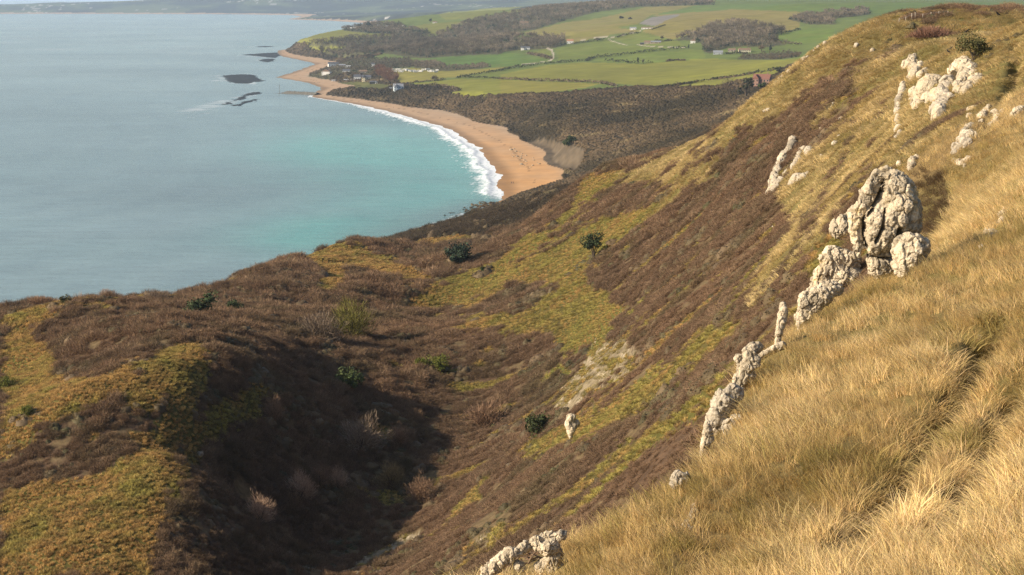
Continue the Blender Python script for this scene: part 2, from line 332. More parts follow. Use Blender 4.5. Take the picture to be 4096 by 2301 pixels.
def cover(x, y, z, s, bw, par_t):
    """land cover code of every ground point"""
    px, py = proj(x, y, z); X = px*DS; Yp = py*DS
    r = np.hypot(x, y)
    jm = 24*(1-sst(500, 900, r))
    jx = fbm(x/7, y/7, 71, 3)*jm; jy = fbm(x/7, y/7, 77, 3)*jm
    wn = np.random.default_rng(99).normal(size=(2,)+x.shape); jx = jx+wn[0]*jm*.22; jy = jy+wn[1]*jm*.22
    jf = 1.6*sst(900, 1200, r)
    jx = jx+fbm(x/25, y/25, 73, 2)*jf; jy = jy+fbm(x/25, y/25, 79, 2)*jf*.6
    X = X+jx; Yp = Yp+jy
    c = np.full(x.shape, C_SCRUB); wid = np.full(x.shape, -1)
    wide0 = bw*(1+.25*fbm(x/120, y/120, 65, 2))
    far = (y > 1000); c[far] = C_DSCRUB
    c[(y > 1950) & (s > wide0+90*(y < 4000))] = C_FARM; c[y > 5600] = C_FAR
    def paint(poly, lo, hi, code, only=None):
        b = (y > lo) & (y < hi)
        a = np.array(poly); b &= (X > a[:,0].min()) & (X < a[:,0].max()) & (Yp > a[:,1].min()) & (Yp < a[:,1].max())
        i = np.nonzero(b)[0]
        if len(i):
            k = i[inpoly(X[i], Yp[i], poly)]; c[k] = code; return k
        return i
    for q in STRAW: paint(*q, C_STRAW)
    for q in TUSS: paint(*q, C_TUSS)
    stk = fbm(x/1.6+y/40, y/9, 87, 4)
    for q in SCREE:
        k = paint(*q, C_TUSS); kk = k[stk[k] > -.12]; c[kk] = C_SCREE
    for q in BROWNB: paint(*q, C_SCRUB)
    for q in CLIFFCLAY: paint(*q, C_CLAY)
    # a few loose islands of one cover in the other
    isl = fbm(x/14, y/14, 83, 3)
    m = (y < 700)
    c[m & (c == C_STRAW) & (isl > .34)] = C_SCRUB
    st2 = fbm(y/8+x*.05, x/34+y/200, 89, 3)
    c[m & (c == C_SCRUB) & (isl < -.40) & (y > 90)] = C_TUSS
    c[m & (c == C_SCRUB) & (st2 > .30) & (x > -14) & (y > 110) & (y < 560)] = C_TUSS
    for i, f in enumerate(FIELDS): paint(f[0], f[1], f[2], C_FIELD+i)
    paint(QUARRY, 3000, 5000, C_QUARRY)
    for q in SHRUBCOAST: paint(q, 2000, 5000, C_DSCRUB)
    for i, k in enumerate(WKEYS):
        q = WOODS[k]; n = paint(q[2], q[3], q[4], C_WOOD); wid[n] = i
    for i, (pl, hw, lo, hi, lb) in enumerate(TRACKS):
        b = (y > lo) & (y < hi); a = np.array(pl)
        b &= (X > a[:,0].min()-3) & (X < a[:,0].max()+3) & (Yp > a[:,1].min()-3) & (Yp < a[:,1].max()+3)
        j = np.nonzero(b)[0]
        if len(j):
            d, _ = polydist(X[j], Yp[j], pl); c[j[d < hw]] = C_TRACK+i
    near = (y < 170)
    if near.any():
        e = edge_side(x[near], y[near]); cn = c[near]; cn[(e < .1+.5*fbm(x[near]/2, y[near]/2, 85, 2)) & (y[near] < 130)] = C_NEAR; c[near] = cn
    wide = bw*(1+.25*fbm(x/120, y/120, 65, 2))
    c[(s < wide*.93-4) & (s > 0) & (par_t > 11.7)] = C_SAND
    c[(s > wide) & (s < wide*1.12+3) & (par_t > 11.7) & (par_t < 20) & (c != C_CLAY)] = C_DSCRUB
    c[(s < 6) & (par_t <= 10.5)] = C_SCREE
    c[(s <= 0) & (par_t > 11.7)] = C_SAND
    c[s <= -12] = C_SEABED
    return c, wid
PAL = {C_NEAR:(.20,.135,.06), C_STRAW:(.15,.11,.045), C_TUSS:(.085,.066,.022), C_SCRUB:(.090,.056,.034), C_SCREE:(.235,.185,.115), C_BROWN:(.10,.065,.035),
       C_SAND:(.50,.30,.15), C_CLAY:(.115,.088,.058), C_DSCRUB:(.036,.030,.020), C_WOOD:(.085,.08,.04), C_QUARRY:(.21,.19,.165), C_FARM:(.12,.15,.04), C_FAR:(.05,.06,.035), C_SEABED:(.2,.2,.15)}
# ------------------------------------------------------------------ helpers for objects
def tag(o, label=None, cat=None, group=None, kind=None):
    if label: o['label'] = label
    if cat: o['category'] = cat
    if group: o['group'] = group
    if kind: o['kind'] = kind
    return o
def rawmesh(name, V, Fq, mats=(), smooth=True, attrs=None, midx=None):
    me = bpy.data.meshes.new(name); V = np.asarray(V, np.float32); Fq = np.asarray(Fq)
    me.vertices.add(len(V)); me.vertices.foreach_set('co', V.ravel())
    k = Fq.shape[1]
    me.loops.add(Fq.size); me.loops.foreach_set('vertex_index', Fq.ravel().astype(np.int32))
    me.polygons.add(len(Fq)); me.polygons.foreach_set('loop_start', np.arange(0, Fq.size, k, dtype=np.int32))
    if smooth: me.polygons.foreach_set('use_smooth', np.ones(len(Fq), bool))
    for m in mats: me.materials.append(m)
    if midx is not None: me.polygons.foreach_set('material_index', np.asarray(midx, np.int32))
    for nm, (kind, arr) in (attrs or {}).items():
        a = me.attributes.new(nm, kind, 'POINT')
        if kind == 'FLOAT_COLOR': a.data.foreach_set('color', np.c_[arr, np.ones(len(arr))].astype(np.float32).ravel())
        elif kind == 'FLOAT_VECTOR': a.data.foreach_set('vector', np.asarray(arr, np.float32).ravel())
        else: a.data.foreach_set('value', np.asarray(arr).ravel())
    me.update(); me.validate()
    return me
def link(name, me, parent=None):
    o = bpy.data.objects.new(name, me); COL.objects.link(o)
    if parent: o.parent = parent
    return o
class NT:
    """small node-building helper"""
    def __init__(self, name):
        self.m = bpy.data.materials.new(name); self.m.use_nodes = True
        self.t = self.m.node_tree; self.b = self.t.nodes['Principled BSDF']; self.b.inputs['Specular IOR Level'].default_value = .25
        self.b.inputs['Roughness'].default_value = .85
    def n(self, typ, **kw):
        x = self.t.nodes.new(typ)
        for k, v in kw.items():
            if k.startswith('i_'): x.inputs[int(k[2:]) if k[2:].isdigit() else k[2:]].default_value = v
            else: setattr(x, k, v)
        return x
    def l(self, a, b): self.t.links.new(a, b)
    def noise(self, scale, detail=4, rough=.55, vec=None, stretch=None):
        c = self.n('ShaderNodeTexCoord'); src = c.outputs['Object']
        if stretch:
            mp = self.n('ShaderNodeMapping'); mp.inputs['Scale'].default_value = stretch; self.l(src, mp.inputs[0]); src = mp.outputs[0]
        x = self.n('ShaderNodeTexNoise'); x.inputs['Scale'].default_value = scale; x.inputs['Detail'].default_value = detail; x.inputs['Roughness'].default_value = rough
        self.l(src, x.inputs['Vector']); return x.outputs['Fac']
    def ramp(self, fac, *stops):
        x = self.n('ShaderNodeValToRGB'); e = x.color_ramp.elements
        while len(e) < len(stops): e.new(.5)
        for q, (p, c) in zip(e, stops): q.position = p; q.color = tuple(c)+(1,) if len(c) == 3 else c
        self.l(fac, x.inputs[0]); return x.outputs['Color']
    def mix(self, fac, a, b, mode='MIX'):
        x = self.n('ShaderNodeMix', data_type='RGBA', blend_type=mode)
        for s, v in ((x.inputs[0], fac), (x.inputs[6], a), (x.inputs[7], b)):
            if hasattr(v, 'is_linked'): self.l(v, s)
            else: s.default_value = (tuple(v)+(1,) if isinstance(v, tuple) and len(v) == 3 else v)
        return x.outputs[2]
    def bump(self, h, strength=.5, dist=.1):
        x = self.n('ShaderNodeBump'); x.inputs['Strength'].default_value = strength; x.inputs['Distance'].default_value = dist
        self.l(h, x.inputs['Height']); self.l(x.outputs[0], self.b.inputs['Normal'])
    def col(self, c):
        if hasattr(c, 'is_linked'): self.l(c, self.b.inputs['Base Color'])
        else: self.b.inputs['Base Color'].default_value = tuple(c)+(1,)
def attr(nt, name, typ='GEOMETRY'):
    a = nt.n('ShaderNodeAttribute', attribute_name=name, attribute_type=typ); return a
def ground_mat(name, sc, lo=.75, hi=1.25, bumpd=.3, sc2=None):
    q = NT(name); c = attr(q, 'col').outputs['Color']
    f = q.noise(sc, 6, .62)
    k = q.ramp(f, (.3, (lo,)*3), (.7, (hi,)*3))
    c2 = q.mix(1.0, c, k, 'MULTIPLY')
    q.col(c2); q.bump(f, .6, bumpd); q.b.inputs['Roughness'].default_value = .95; q.b.inputs['Specular IOR Level'].default_value = .1
    return q.m
M_near = ground_mat('dry grass soil', 3.0, .5, 1.3, .15)
M_mid = ground_mat('hillside soil', .9, .6, 1.35, .5)
M_sand = ground_mat('sand and shingle', .05, .86, 1.12, .3)
M_field = ground_mat('pasture', .035, .82, 1.16, .5)
M_far = ground_mat('distant land', .012, .7, 1.3, 1)
# ------------------------------------------------------------------ the ground sheet (bearing / distance grid, cut up by land cover)
az = np.radians(np.r_[np.arange(-27, -18.6, .12), np.arange(-18.6, 18.6, .045), np.arange(18.6, 27.01, .12)])
rr = np.geomspace(10, 17500, 1270)
A_, R_ = np.meshgrid(az, rr); GX = R_*np.sin(A_); GY = R_*np.cos(A_)
GZ = height(GX, GY)
sh_ = GX.shape
S_, BW_, _bs, _cs, T_ = coast_fields(GX, GY)
fx, fy, fz = GX.ravel(), GY.ravel(), GZ.ravel()
CV, WID = cover(fx, fy, fz, S_.ravel(), BW_.ravel(), T_.ravel())
col = np.zeros((len(fx), 3))
for k, v in PAL.items(): col[CV == k] = v
for i, f in enumerate(FIELDS): col[CV == C_FIELD+i] = (f[3][0]*1.13, f[3][1], f[3][2]*.9)
for i in range(len(TRACKS)): col[CV == C_TRACK+i] = (.42, .36, .27)
v1 = fbm(fx/6, fy/6, 91, 3); v2 = fbm(fx/45, fy/45, 93, 3); v3 = fbm(fx/220, fy/220, 95, 4)
m = fy < 900
col[m] *= (1+.35*v1[m]+.25*v2[m])[:, None]
gap = sst(.10, .30, fbm(fx/4.5, fy/7, 501, 3)+.55*fbm(fy/3.0+fx*.08, fx/20+fy/160, 503, 3))*(fy < 700)
g = (CV == C_SCRUB)
col[g] = col[g]*(1-.8*gap[g, None])+np.array((.135, .098, .05))*.8*gap[g, None]
g = (CV == C_SCREE); pk = sst(.1, .4, fbm(fx/.9+fy/30, fy/5, 505, 4)); col[g] = col[g]*(1-pk[g, None])+np.array((.40, .33, .23))*pk[g, None]
g = m & np.isin(CV, (C_TUSS, C_STRAW, C_NEAR)); tt = np.clip(.5+1.3*v2, 0, 1)[:, None]
col[g] = col[g]*(1-.45*tt[g])+np.array((.10, .12, .02))*.45*tt[g]
m = fy >= 900
col[m] *= (1+.22*v2[m]+.22*v3[m])[:, None]
fm = (CV >= C_FIELD) & (CV < C_TRACK); rough = np.isin(CV, [C_FIELD+16, C_FIELD+17])
tt = np.clip(.5+1.4*fbm(fx/90, fy/40, 97, 4), 0, 1)[:, None]
col[fm] = col[fm]*(1-.25*tt[fm])+np.array((.20, .17, .06))*.25*tt[fm]
col[rough] = col[rough]*(1-.45*tt[rough])+np.array((.25, .19, .085))*.45*tt[rough]
# far country: patchwork of fields, hedges and woods
m = CV == C_FAR
pat = np.sin(fx/260+3*fbm(fx/900, fy/900, 99, 2))*np.sin(fy/420+3*fbm(fx/900, fy/900, 101, 2))+fbm(fx/300, fy/500, 103, 4)*1.2
col[m & (pat > .25)] = (.085, .10, .045); col[m & (pat < -.2)] = (.03, .033, .028)
dots = pn(fx/45, fy/90, 105)*sst(.2, .6, fbm(fx/900, fy/700, 107, 2)+.2)
col[m & (dots > .43)] = (.36, .34, .31)
# sand: wet and dry, orange shingle toward the near end, darker wrack bands
m = CV == C_SAND; ss = S_.ravel()
wet = (1-sst(4, 16, ss))[:, None]; near_end = (1-sst(1250, 2000, fy))[:, None]
sandc = np.array((.55, .30, .125))*near_end+np.array((.43, .285, .175))*(1-near_end)
grav = np.clip(.5+1.2*fbm(fx/30+fy/200, fy/60, 109, 4), 0, 1)[:, None]
sandc = sandc*(1-.35*grav)+np.array((.33, .25, .17))*.35*grav
back = sst(.62, .95, ss/np.maximum(BW_.ravel(), 1))[:, None]
sandc = sandc*(1-.5*back)+np.array((.36, .29, .21))*.5*back
sandc = sandc*(1-.38*wet)
wr = (np.abs(ss-.45*BW_.ravel()-4*fbm(fx/40, fy/40, 111, 2)) < 1.2) & (pn(fx/12, fy/12, 113) > .1)
sandc[wr] *= .6
col[m] = sandc[m]
m = CV == C_CLAY
col[m] *= (1+.5*fbm(fx/5, fy/14, 115, 3)[m])[:, None]
col = np.clip(col, .008, .9)
nr, nc = sh_
idx = np.arange(nr*nc).reshape(nr, nc)
Q = np.stack([idx[:-1, :-1], idx[:-1, 1:], idx[1:, 1:], idx[1:, :-1]], -1).reshape(-1, 4)
fc = CV[Q[:, 0]]
Q = Q[fc != C_SEABED]; fc = CV[Q[:, 0]]; fyq = fy[Q[:, 0]]
def cut(name, sel, mat, label, cat):
    q = Q[sel]
    if len(q) == 0: return
    u, inv = np.unique(q, return_inverse=True)
    o = link(name, rawmesh(name, np.c_[fx, fy, fz][u], inv.reshape(-1, 4), (mat,), True, {'col': ('FLOAT_COLOR', col[u])}))
    return tag(o, label, cat, kind='structure')
spur = (fc == C_NEAR); sand = (fc == C_SAND); trk = fc >= C_TRACK; fld = (fc >= C_FIELD) & (fc < C_TRACK); quarry = fc == C_QUARRY
rest = ~(spur | sand | trk | fld | quarry)
cut('grass_slope', spur, M_near, 'steep near slope under long golden grass', 'slope')
cut('hillside', rest & (fyq < 1000), M_mid, 'steep brown and olive hillside falling to a dark hollow', 'hillside')
cut('beach', sand, M_sand, 'curving orange sand and shingle beach along the bay', 'beach')
cut('ground', rest & (fyq >= 1000) & (fyq < 5600), M_field, 'scrub and rough ground between the bay and the fields', 'ground')
cut('hills', rest & (fyq >= 5600), M_far, 'far blue hills and shore across the bay', 'hills')
cut('quarry_floor', quarry, M_sand, 'grey quarry floor cut into the green hill', 'quarry')
for i, f in enumerate(FIELDS): cut('field', fc == C_FIELD+i, M_field, f[4]+' in the farmland', 'field')
for i, t in enumerate(TRACKS): cut('road', fc == C_TRACK+i, M_sand, t[4], 'track')
# ------------------------------------------------------------------ sea
raz = np.radians(np.r_[np.arange(-27, -18, .12), np.arange(-18, 2.2, .05), np.arange(2.2, 27.1, .5)])
rs = np.r_[np.geomspace(260, 4500, 720), np.geomspace(4550, 90000, 130)]
a_, r_ = np.meshgrid(raz, rs); sx = (r_*np.sin(a_)); sy = (r_*np.cos(a_)); shp = sx.shape
sx = sx.ravel(); sy = sy.ravel()
ds, bwid, _1, _2, tt_ = coast_fields(sx, sy)
keep_v = ds < 40
dep = -ds
# long low swell, rising near the beach into a breaking line
sw = .16*np.sin((dep+14*fbm(sx/160, sy/160, 121, 2))/9.0*1.0)*sst(0, 20, dep)*(1-sst(200, 700, dep))
brk = np.exp(-((dep-11-5*fbm(sx/45, sy/45, 123, 2))/3.2)**2)
beachy = sst(11.7, 12.3, tt_)*(1-sst(17.5, 19.6, tt_))
near_end = beachy*(1-sst(15.5, 18.2, tt_)*.8)
sz = sw+brk*.9*near_end+.06*fbm(sx/6, sy/6, 125, 3)*(1-sst(1200, 2500, sy))
# foam: broken surf and swash, lace further out
n1 = fbm(sx/7, sy/7, 127, 4); n2 = fbm(sx/26, sy/26, 129, 3); n3 = fbm(sx/2.6, sy/2.6, 131, 3)
width = (25+12*n2)*(.10+.90*near_end**1.5)
foam = (sst(1.12, .35, dep/np.maximum(width, 1)+.55*n1)*(.55+.45*sst(-.25, .2, n3+.4*n1)))
foam = np.maximum(foam, np.exp(-((dep-2.0-3*n2)/1.6)**2)*.9)
foam = np.maximum(foam, sst(.22, .5, n1+.35*n3)*np.exp(-(np.maximum(dep-width, 0)/10)**2)*.8)
foam = foam*beachy
foam = np.maximum(foam, sst(0, 4, 7-dep)*(.4+1.2*n1)*(1-beachy)*.8*(tt_ < 12))
# streaks of foam drifting off the rock ledges
LEDGE = [ # sheet outline of each dark ledge
 [(562,190),(615,187),(640,189),(645,195),(664,204),(640,207),(618,210),(590,210),(575,203)],
 [(560,262),(600,248),(612,240),(633,232),(657,232),(652,237),(620,241),(605,250),(575,263)],
 [(590,265),(612,257),(640,249),(652,249),(632,256),(605,266)],
 [(608,138),(665,134),(698,132),(704,140),(694,146),(665,143)],
 [(650,152),(668,148),(688,148),(690,154),(672,157)],
 [(640,118),(665,116),(690,117),(668,119)],
]
SURF = [((300,304),(430,288),(560,262),(640,236),11,.85),((330,300),(470,278),(590,248),(640,236),9,.8),((495,186),(540,190),(580,206),(640,209),7,.9),((500,205),(530,205),(560,200),(580,203),4,.8),((520,195),(545,198),(565,208),(600,210),4,.75),
        ((420,300),(470,296),(520,285),(560,270),6,.6),((590,118),(620,117),(660,118),(690,118),1.6,.8),((580,142),(600,139),(640,142),(690,145),3,.8),((600,150),(640,153),(670,150),(690,147),3,.75),((440,158),(470,157),(485,156),(490,156),1.6,.5),((560,186),(590,184),(620,186),(650,189),2,.7),((560,216),(620,212),(660,206),(690,200),1.5,.4)]
px_, py_ = proj(sx, sy, 0*sx); spx = px_*DS; spy = py_*DS
m = (sy > 1300) & (sy < 5200) & (spx > 250) & (spx < 760)
i = np.nonzero(m)[0]
for a, b, c, d, w, st in SURF:
    dd, at = polydist(spx[i], spy[i], (a, b, c, d))
    f = np.exp(-(dd/w)**2)*st*sst(.1, 1.4, at)*np.clip(.15+1.5*fbm(sx[i]/90, sy[i]/22, 133, 4)+.55, 0, 1)
    foam[i] = np.maximum(foam[i], f*.55)
foam = np.clip(foam, 0, 1)
# water colour: clear turquoise over the sandy shallows, slate blue over deeper water and weed
u_, v_ = spx, spy
turq = np.clip(np.exp(-((u_-1090)/350)**2-((v_-435)/140)**2)*1.08+np.exp(-((u_-860)/230)**2-((v_-590)/60)**2)*1.0+np.exp(-((u_-800)/160)**2-((v_-370)/45)**2)*.45
               +np.exp(-((v_-112)/22)**2)*.38+np.exp(-((v_-72)/14)**2)*.25*sst(900, 300, u_), 0, 1)
cl = fbm(sx/330, sy/220, 135, 4); cl2 = fbm(sx/420+3, sy/420, 137, 3)
turq = np.clip(turq*(1+.7*cl)+.10*cl, 0, 1)[:, None]
deepc = np.array((.18, .25, .255)); turc = np.array((.115, .335, .29))
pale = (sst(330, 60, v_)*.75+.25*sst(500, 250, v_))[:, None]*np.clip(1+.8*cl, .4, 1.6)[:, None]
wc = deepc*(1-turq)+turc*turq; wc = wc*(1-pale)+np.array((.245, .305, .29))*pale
wc = wc*(1+.30*cl2+.09*fbm(sx/60, sy/24, 139, 3)+.10*fbm(sx/180, sy/50, 141, 3))[:, None]
edge = np.exp(-(dep/16)**2)[:, None]*.45*beachy[:, None]
wc = wc*(1-edge)+np.array((.30, .30, .24))*edge
lee = sst(60, 0, dep)[:, None]*(1-beachy)[:, None]*(tt_ < 13)[:, None]*.5
wc = wc*(1-lee)+np.array((.12, .14, .13))*lee
sv = np.c_[sx, sy, sz]
ii = np.arange(shp[0]*shp[1]).reshape(shp)
sq = np.stack([ii[:-1, :-1], ii[:-1, 1:], ii[1:, 1:], ii[1:, :-1]], -1).reshape(-1, 4)
sq = sq[keep_v[sq].any(1)]
u0, inv = np.unique(sq, return_inverse=True)
q = NT('sea water')
wcol = attr(q, 'col').outputs['Color']; fo = attr(q, 'foam').outputs['Fac']
nz = q.noise(.045, 5, .6, stretch=(1, 2.6, 1)); nz2 = q.noise(.35, 4, .65, stretch=(1, 2.2, 1))
mod = q.mix(.5, nz, nz2)
wv = q.mix(1.0, wcol, q.ramp(mod, (.36, (.80,)*3), (.64, (1.14,)*3)), 'MULTIPLY')
fn = q.noise(.9, 5, .7)
fmul = q.n('ShaderNodeMath', operation='MULTIPLY_ADD'); q.l(fn, fmul.inputs[0]); fmul.inputs[1].default_value = 1.1; fmul.inputs[2].default_value = -.55
fadd = q.n('ShaderNodeMath', operation='ADD'); q.l(fo, fadd.inputs[0]); q.l(fmul.outputs[0], fadd.inputs[1])
fgate = q.n('ShaderNodeMapRange'); q.l(fadd.outputs[0], fgate.inputs[0]); fgate.inputs[1].default_value = .25; fgate.inputs[2].default_value = .75
fz_ = q.n('ShaderNodeMath', operation='MULTIPLY'); q.l(fgate.outputs[0], fz_.inputs[0])
fs = q.n('ShaderNodeMapRange'); q.l(fo, fs.inputs[0]); fs.inputs[1].default_value = .02; fs.inputs[2].default_value = .25; q.l(fs.outputs[0], fz_.inputs[1])
q.col(q.mix(fz_.outputs[0], wv, (.78, .80, .80)))
rg = q.n('ShaderNodeMapRange'); q.l(fz_.outputs[0], rg.inputs[0]); rg.inputs[3].default_value = .22; rg.inputs[4].default_value = .8; q.l(rg.outputs[0], q.b.inputs['Roughness'])
q.b.inputs['IOR'].default_value = 1.33; q.b.inputs['Specular IOR Level'].default_value = .5
hsum = q.mix(.45, nz2, q.noise(.09, 3, .5, stretch=(1, 3.0, 1)))
q.bump(hsum, .4, 1.4)
M_sea = q.m
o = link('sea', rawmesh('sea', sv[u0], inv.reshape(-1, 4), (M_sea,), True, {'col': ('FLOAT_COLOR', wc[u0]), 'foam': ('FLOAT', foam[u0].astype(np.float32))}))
tag(o, 'pale blue-green sea filling the bay with surf on the beach', 'sea', kind='structure')
# ------------------------------------------------------------------ air
hz = bpy.data.materials.new('haze air'); hz.use_nodes = True; hz.node_tree.nodes.clear()
out = hz.node_tree.nodes.new('ShaderNodeOutputMaterial'); pv = hz.node_tree.nodes.new('ShaderNodeVolumePrincipled')
pv.inputs['Color'].default_value = HAZE_COL+(1,); pv.inputs['Density'].default_value = HAZE_D; pv.inputs['Anisotropy'].default_value = .1
hz.node_tree.links.new(pv.outputs[0], out.inputs['Volume'])
def boxmesh(name, x0, x1, y0, y1, z0, z1, mats=()):
    V = [(x, y, z) for z in (z0, z1) for y in (y0, y1) for x in (x0, x1)]
    return rawmesh(name, V, [(0,2,3,1),(4,5,7,6),(0,1,5,4),(1,3,7,5),(3,2,6,7),(2,0,4,6)], mats, False)
tag(link('haze', boxmesh('haze', -70000, 70000, -300, 92000, -9, 165, (hz,))), 'thin pale haze over the bay and the far hills', 'haze', kind='stuff')
# ------------------------------------------------------------------ light, sky, camera
w = bpy.data.worlds.new('World'); scene.world = w; w.use_nodes = True
nt = w.node_tree; sky = nt.nodes.new('ShaderNodeTexSky'); sky.sky_type = 'NISHITA'; sky.sun_disc = False
sky.sun_elevation = SUN_EL; sky.sun_rotation = SUN_ROT; sky.altitude = 140; sky.air_density = 1.0; sky.dust_density = 1.5; sky.ozone_density = 1.0
nt.links.new(sky.outputs[0], nt.nodes['Background'].inputs[0]); nt.nodes['Background'].inputs[1].default_value = SKY_S
sd = Vector((math.sin(SUN_ROT)*math.cos(SUN_EL), math.cos(SUN_ROT)*math.cos(SUN_EL), math.sin(SUN_EL)))
l = bpy.data.lights.new('sun', 'SUN'); l.energy = SUN_E; l.angle = R(.53); l.color = (1.0, .865, .67)
lo = link('sun', l); lo.rotation_euler = (-sd).to_track_quat('-Z', 'Y').to_euler(); lo.location = sd*400+Vector((0, 0, 300))
cam = bpy.data.cameras.new('camera'); co = link('camera', cam); cam.sensor_width = 36; cam.lens = 36*F/1024; cam.clip_start = .3; cam.clip_end = 150000
co.location = (0, 0, HC); co.rotation_euler = (R(90)-PITCH, 0, 0); scene.camera = co
vs = scene.view_settings; vs.view_transform = 'Standard'; vs.look = 'None'; vs.exposure = EXPO; vs.gamma = 1
scene.cycles.max_bounces = 6; scene.cycles.diffuse_bounces = 2; scene.cycles.glossy_bounces = 2; scene.cycles.transmission_bounces = 2; scene.cycles.volume_bounces = 1; scene.cycles.transparent_max_bounces = 8
scene.cycles.use_denoising = True; scene.cycles.denoising_prefilter = 'NONE'
try: scene.cycles.denoiser = 'OPENIMAGEDENOISE'
except Exception: pass
# ------------------------------------------------------------------ chalk outcrops
def chalk_mat(name, base, dark, lich, lt):
    q = NT(name); a = q.noise(2.2, 6, .65); b = q.noise(.7, 4, .6); c = q.noise(9, 3, .6)
    k = q.ramp(a, (.27, dark), (.45, base)); k = q.mix(q.ramp(b, (.56, (0, 0, 0)), (.70, (lt,)*3)), k, lich); k = q.mix(1.0, k, q.ramp(c, (.3, (.72,)*3), (.7, (1.15,)*3)), 'MULTIPLY')
    k = q.mix(1.0, k, attr(q, 'bv').outputs['Color'], 'MULTIPLY'); q.col(k); q.bump(q.mix(.5, a, c), .9, .12); q.b.inputs['Roughness'].default_value = .95; q.b.inputs['Specular IOR Level'].default_value = .1
    return q.m
M_chalk = chalk_mat('weathered chalk', (.51, .435, .325), (.22, .17, .115), (.40, .27, .08), .8)
M_chalk2 = chalk_mat('clean chalk', (.44, .385, .305), (.32, .25, .17), (.42, .30, .12), .45)
def ico(sub=2):
    bm = bmesh.new(); bmesh.ops.create_icosphere(bm, subdivisions=sub, radius=1); bm.verts.ensure_lookup_table()
    V = np.array([v.co[:] for v in bm.verts]); Fq = np.array([[v.index for v in f.verts] for f in bm.faces]); bm.free(); return V, Fq
IV, IF = ico(2)
def remesh(V, Fq, vox, smooth=5):
    me = bpy.data.meshes.new('tmp'); me.from_pydata([tuple(v) for v in V], [], [tuple(f) for f in Fq]); o = bpy.data.objects.new('tmp', me); COL.objects.link(o)
    m = o.modifiers.new('r', 'REMESH'); m.mode = 'VOXEL'; m.voxel_size = vox
    dg = bpy.context.evaluated_depsgraph_get(); e = o.evaluated_get(dg); em = e.to_mesh()
    n = len(em.vertices); co = np.empty(n*3, np.float32); em.vertices.foreach_get('co', co); no = np.empty(n*3, np.float32); em.vertices.foreach_get('normal', no)
    q = np.array([p.vertices[:] for p in em.polygons]); e.to_mesh_clear(); bpy.data.objects.remove(o); bpy.data.meshes.remove(me)
    co = co.reshape(-1, 3).astype(float); E = np.concatenate([q[:, [0, 1]], q[:, [1, 2]], q[:, [2, 3]], q[:, [3, 0]]]) if q.shape[1] == 4 else None
    if E is not None:
        cnt = np.bincount(E.ravel(), minlength=n)[:, None]
        for it in range(smooth):
            t = np.zeros_like(co)
            for ax in range(3): t[:, ax] = np.bincount(E[:, 0], co[E[:, 1], ax], n)+np.bincount(E[:, 1], co[E[:, 0], ax], n)
            co = .4*co+.6*t/np.maximum(cnt, 1)
    return co, no.reshape(-1, 3).astype(float), q
def pitted(co, no, sc, a1, a2, seed):
    x, y, z = (co/sc).T
    o = seed*3.7
    big = pn3(x*.55+o, y*.55, z*.55, 301); mid_ = pn3(x*1.5+o, y*1.5, z*1.5, 307); pit = pn3(x*3.4+o, y*3.4, z*3.4, 311); fine = pn3(x*7+o, y*7, z*7, 317)
    strata = pn3(x*.6+z*.9, y*.6, z*2.3+x*.8+o, 319)
    d = a1*(big*.45+mid_*.35)+a2*(-np.clip(np.abs(pit)*-2.2+.55, 0, 1)*.75+.25*fine+.3*strata)
    return co+no*d[:, None]
def fracture(co, no, cell, amp, seed):
    """break the surface into blocks: random steps between irregular cells with joints at their borders"""
    g = np.random.default_rng(seed+900); lo, hi = co.min(0)-cell*.3, co.max(0)+cell*.3; n = int(np.clip(np.prod((hi-lo)/np.array((cell, cell, cell*1.5))), 6, 420))
    c = g.uniform(lo, hi, (n, 3)); w_ = co+np.c_[pn3(co[:, 0]/cell*2, co[:, 1]/cell*2, co[:, 2]/cell*2, 331), pn3(co[:, 1]/cell*2, co[:, 2]/cell*2, co[:, 0]/cell*2, 335), 0*co[:, 0]]*cell*.14
    sc = np.array((1, 1, .62)); f1 = np.full(len(co), 1e9); f2 = f1.copy(); ix = np.zeros(len(co), int)
    for i in range(n):
        d = np.linalg.norm((w_-c[i])*sc, axis=1); m = d < f1; f2 = np.where(m, f1, np.minimum(f2, d)); ix[m] = i; f1 = np.where(m, d, f1)
    off = g.uniform(-1, 1, n)[ix]; joint = np.exp(-((f2-f1)/(cell*.10))**2)
    bv = (1+.16*g.normal(size=n)[ix])*(1-.25*joint)
    return co+no*(amp*(off*.8-joint*.75))[:, None], np.clip(bv, .55, 1.35)
def blob_world(bl, mode, Y0, rs):
    out = []
    pts = None
    if mode == 'slope': 
        pts = []
        for j, b in enumerate(bl):
            for tr in range(14):
                h_ = hits([b[0]/DS], [b[1]/DS], 12, 700, 500)[0]
                if h_[1] < 480: break
                b = (b[0]+5, b[1]+3)+tuple(b[2:])
            bl[j] = b; pts.append(h_)
    for i, b in enumerate(bl):
        sx_, sy_, r = b[:3]; off = b[3] if len(b) > 3 else rs.uniform(-.35, .35)
        Y = pts[i][1]-.25*r*pts[i][1]/F/DS if mode == 'slope' else Y0
        rw = r*Y/F/DS/.98
        p = np.array(P(sx_/DS, sy_/DS, Y+off*rw)); out.append((p, rw))
    return out
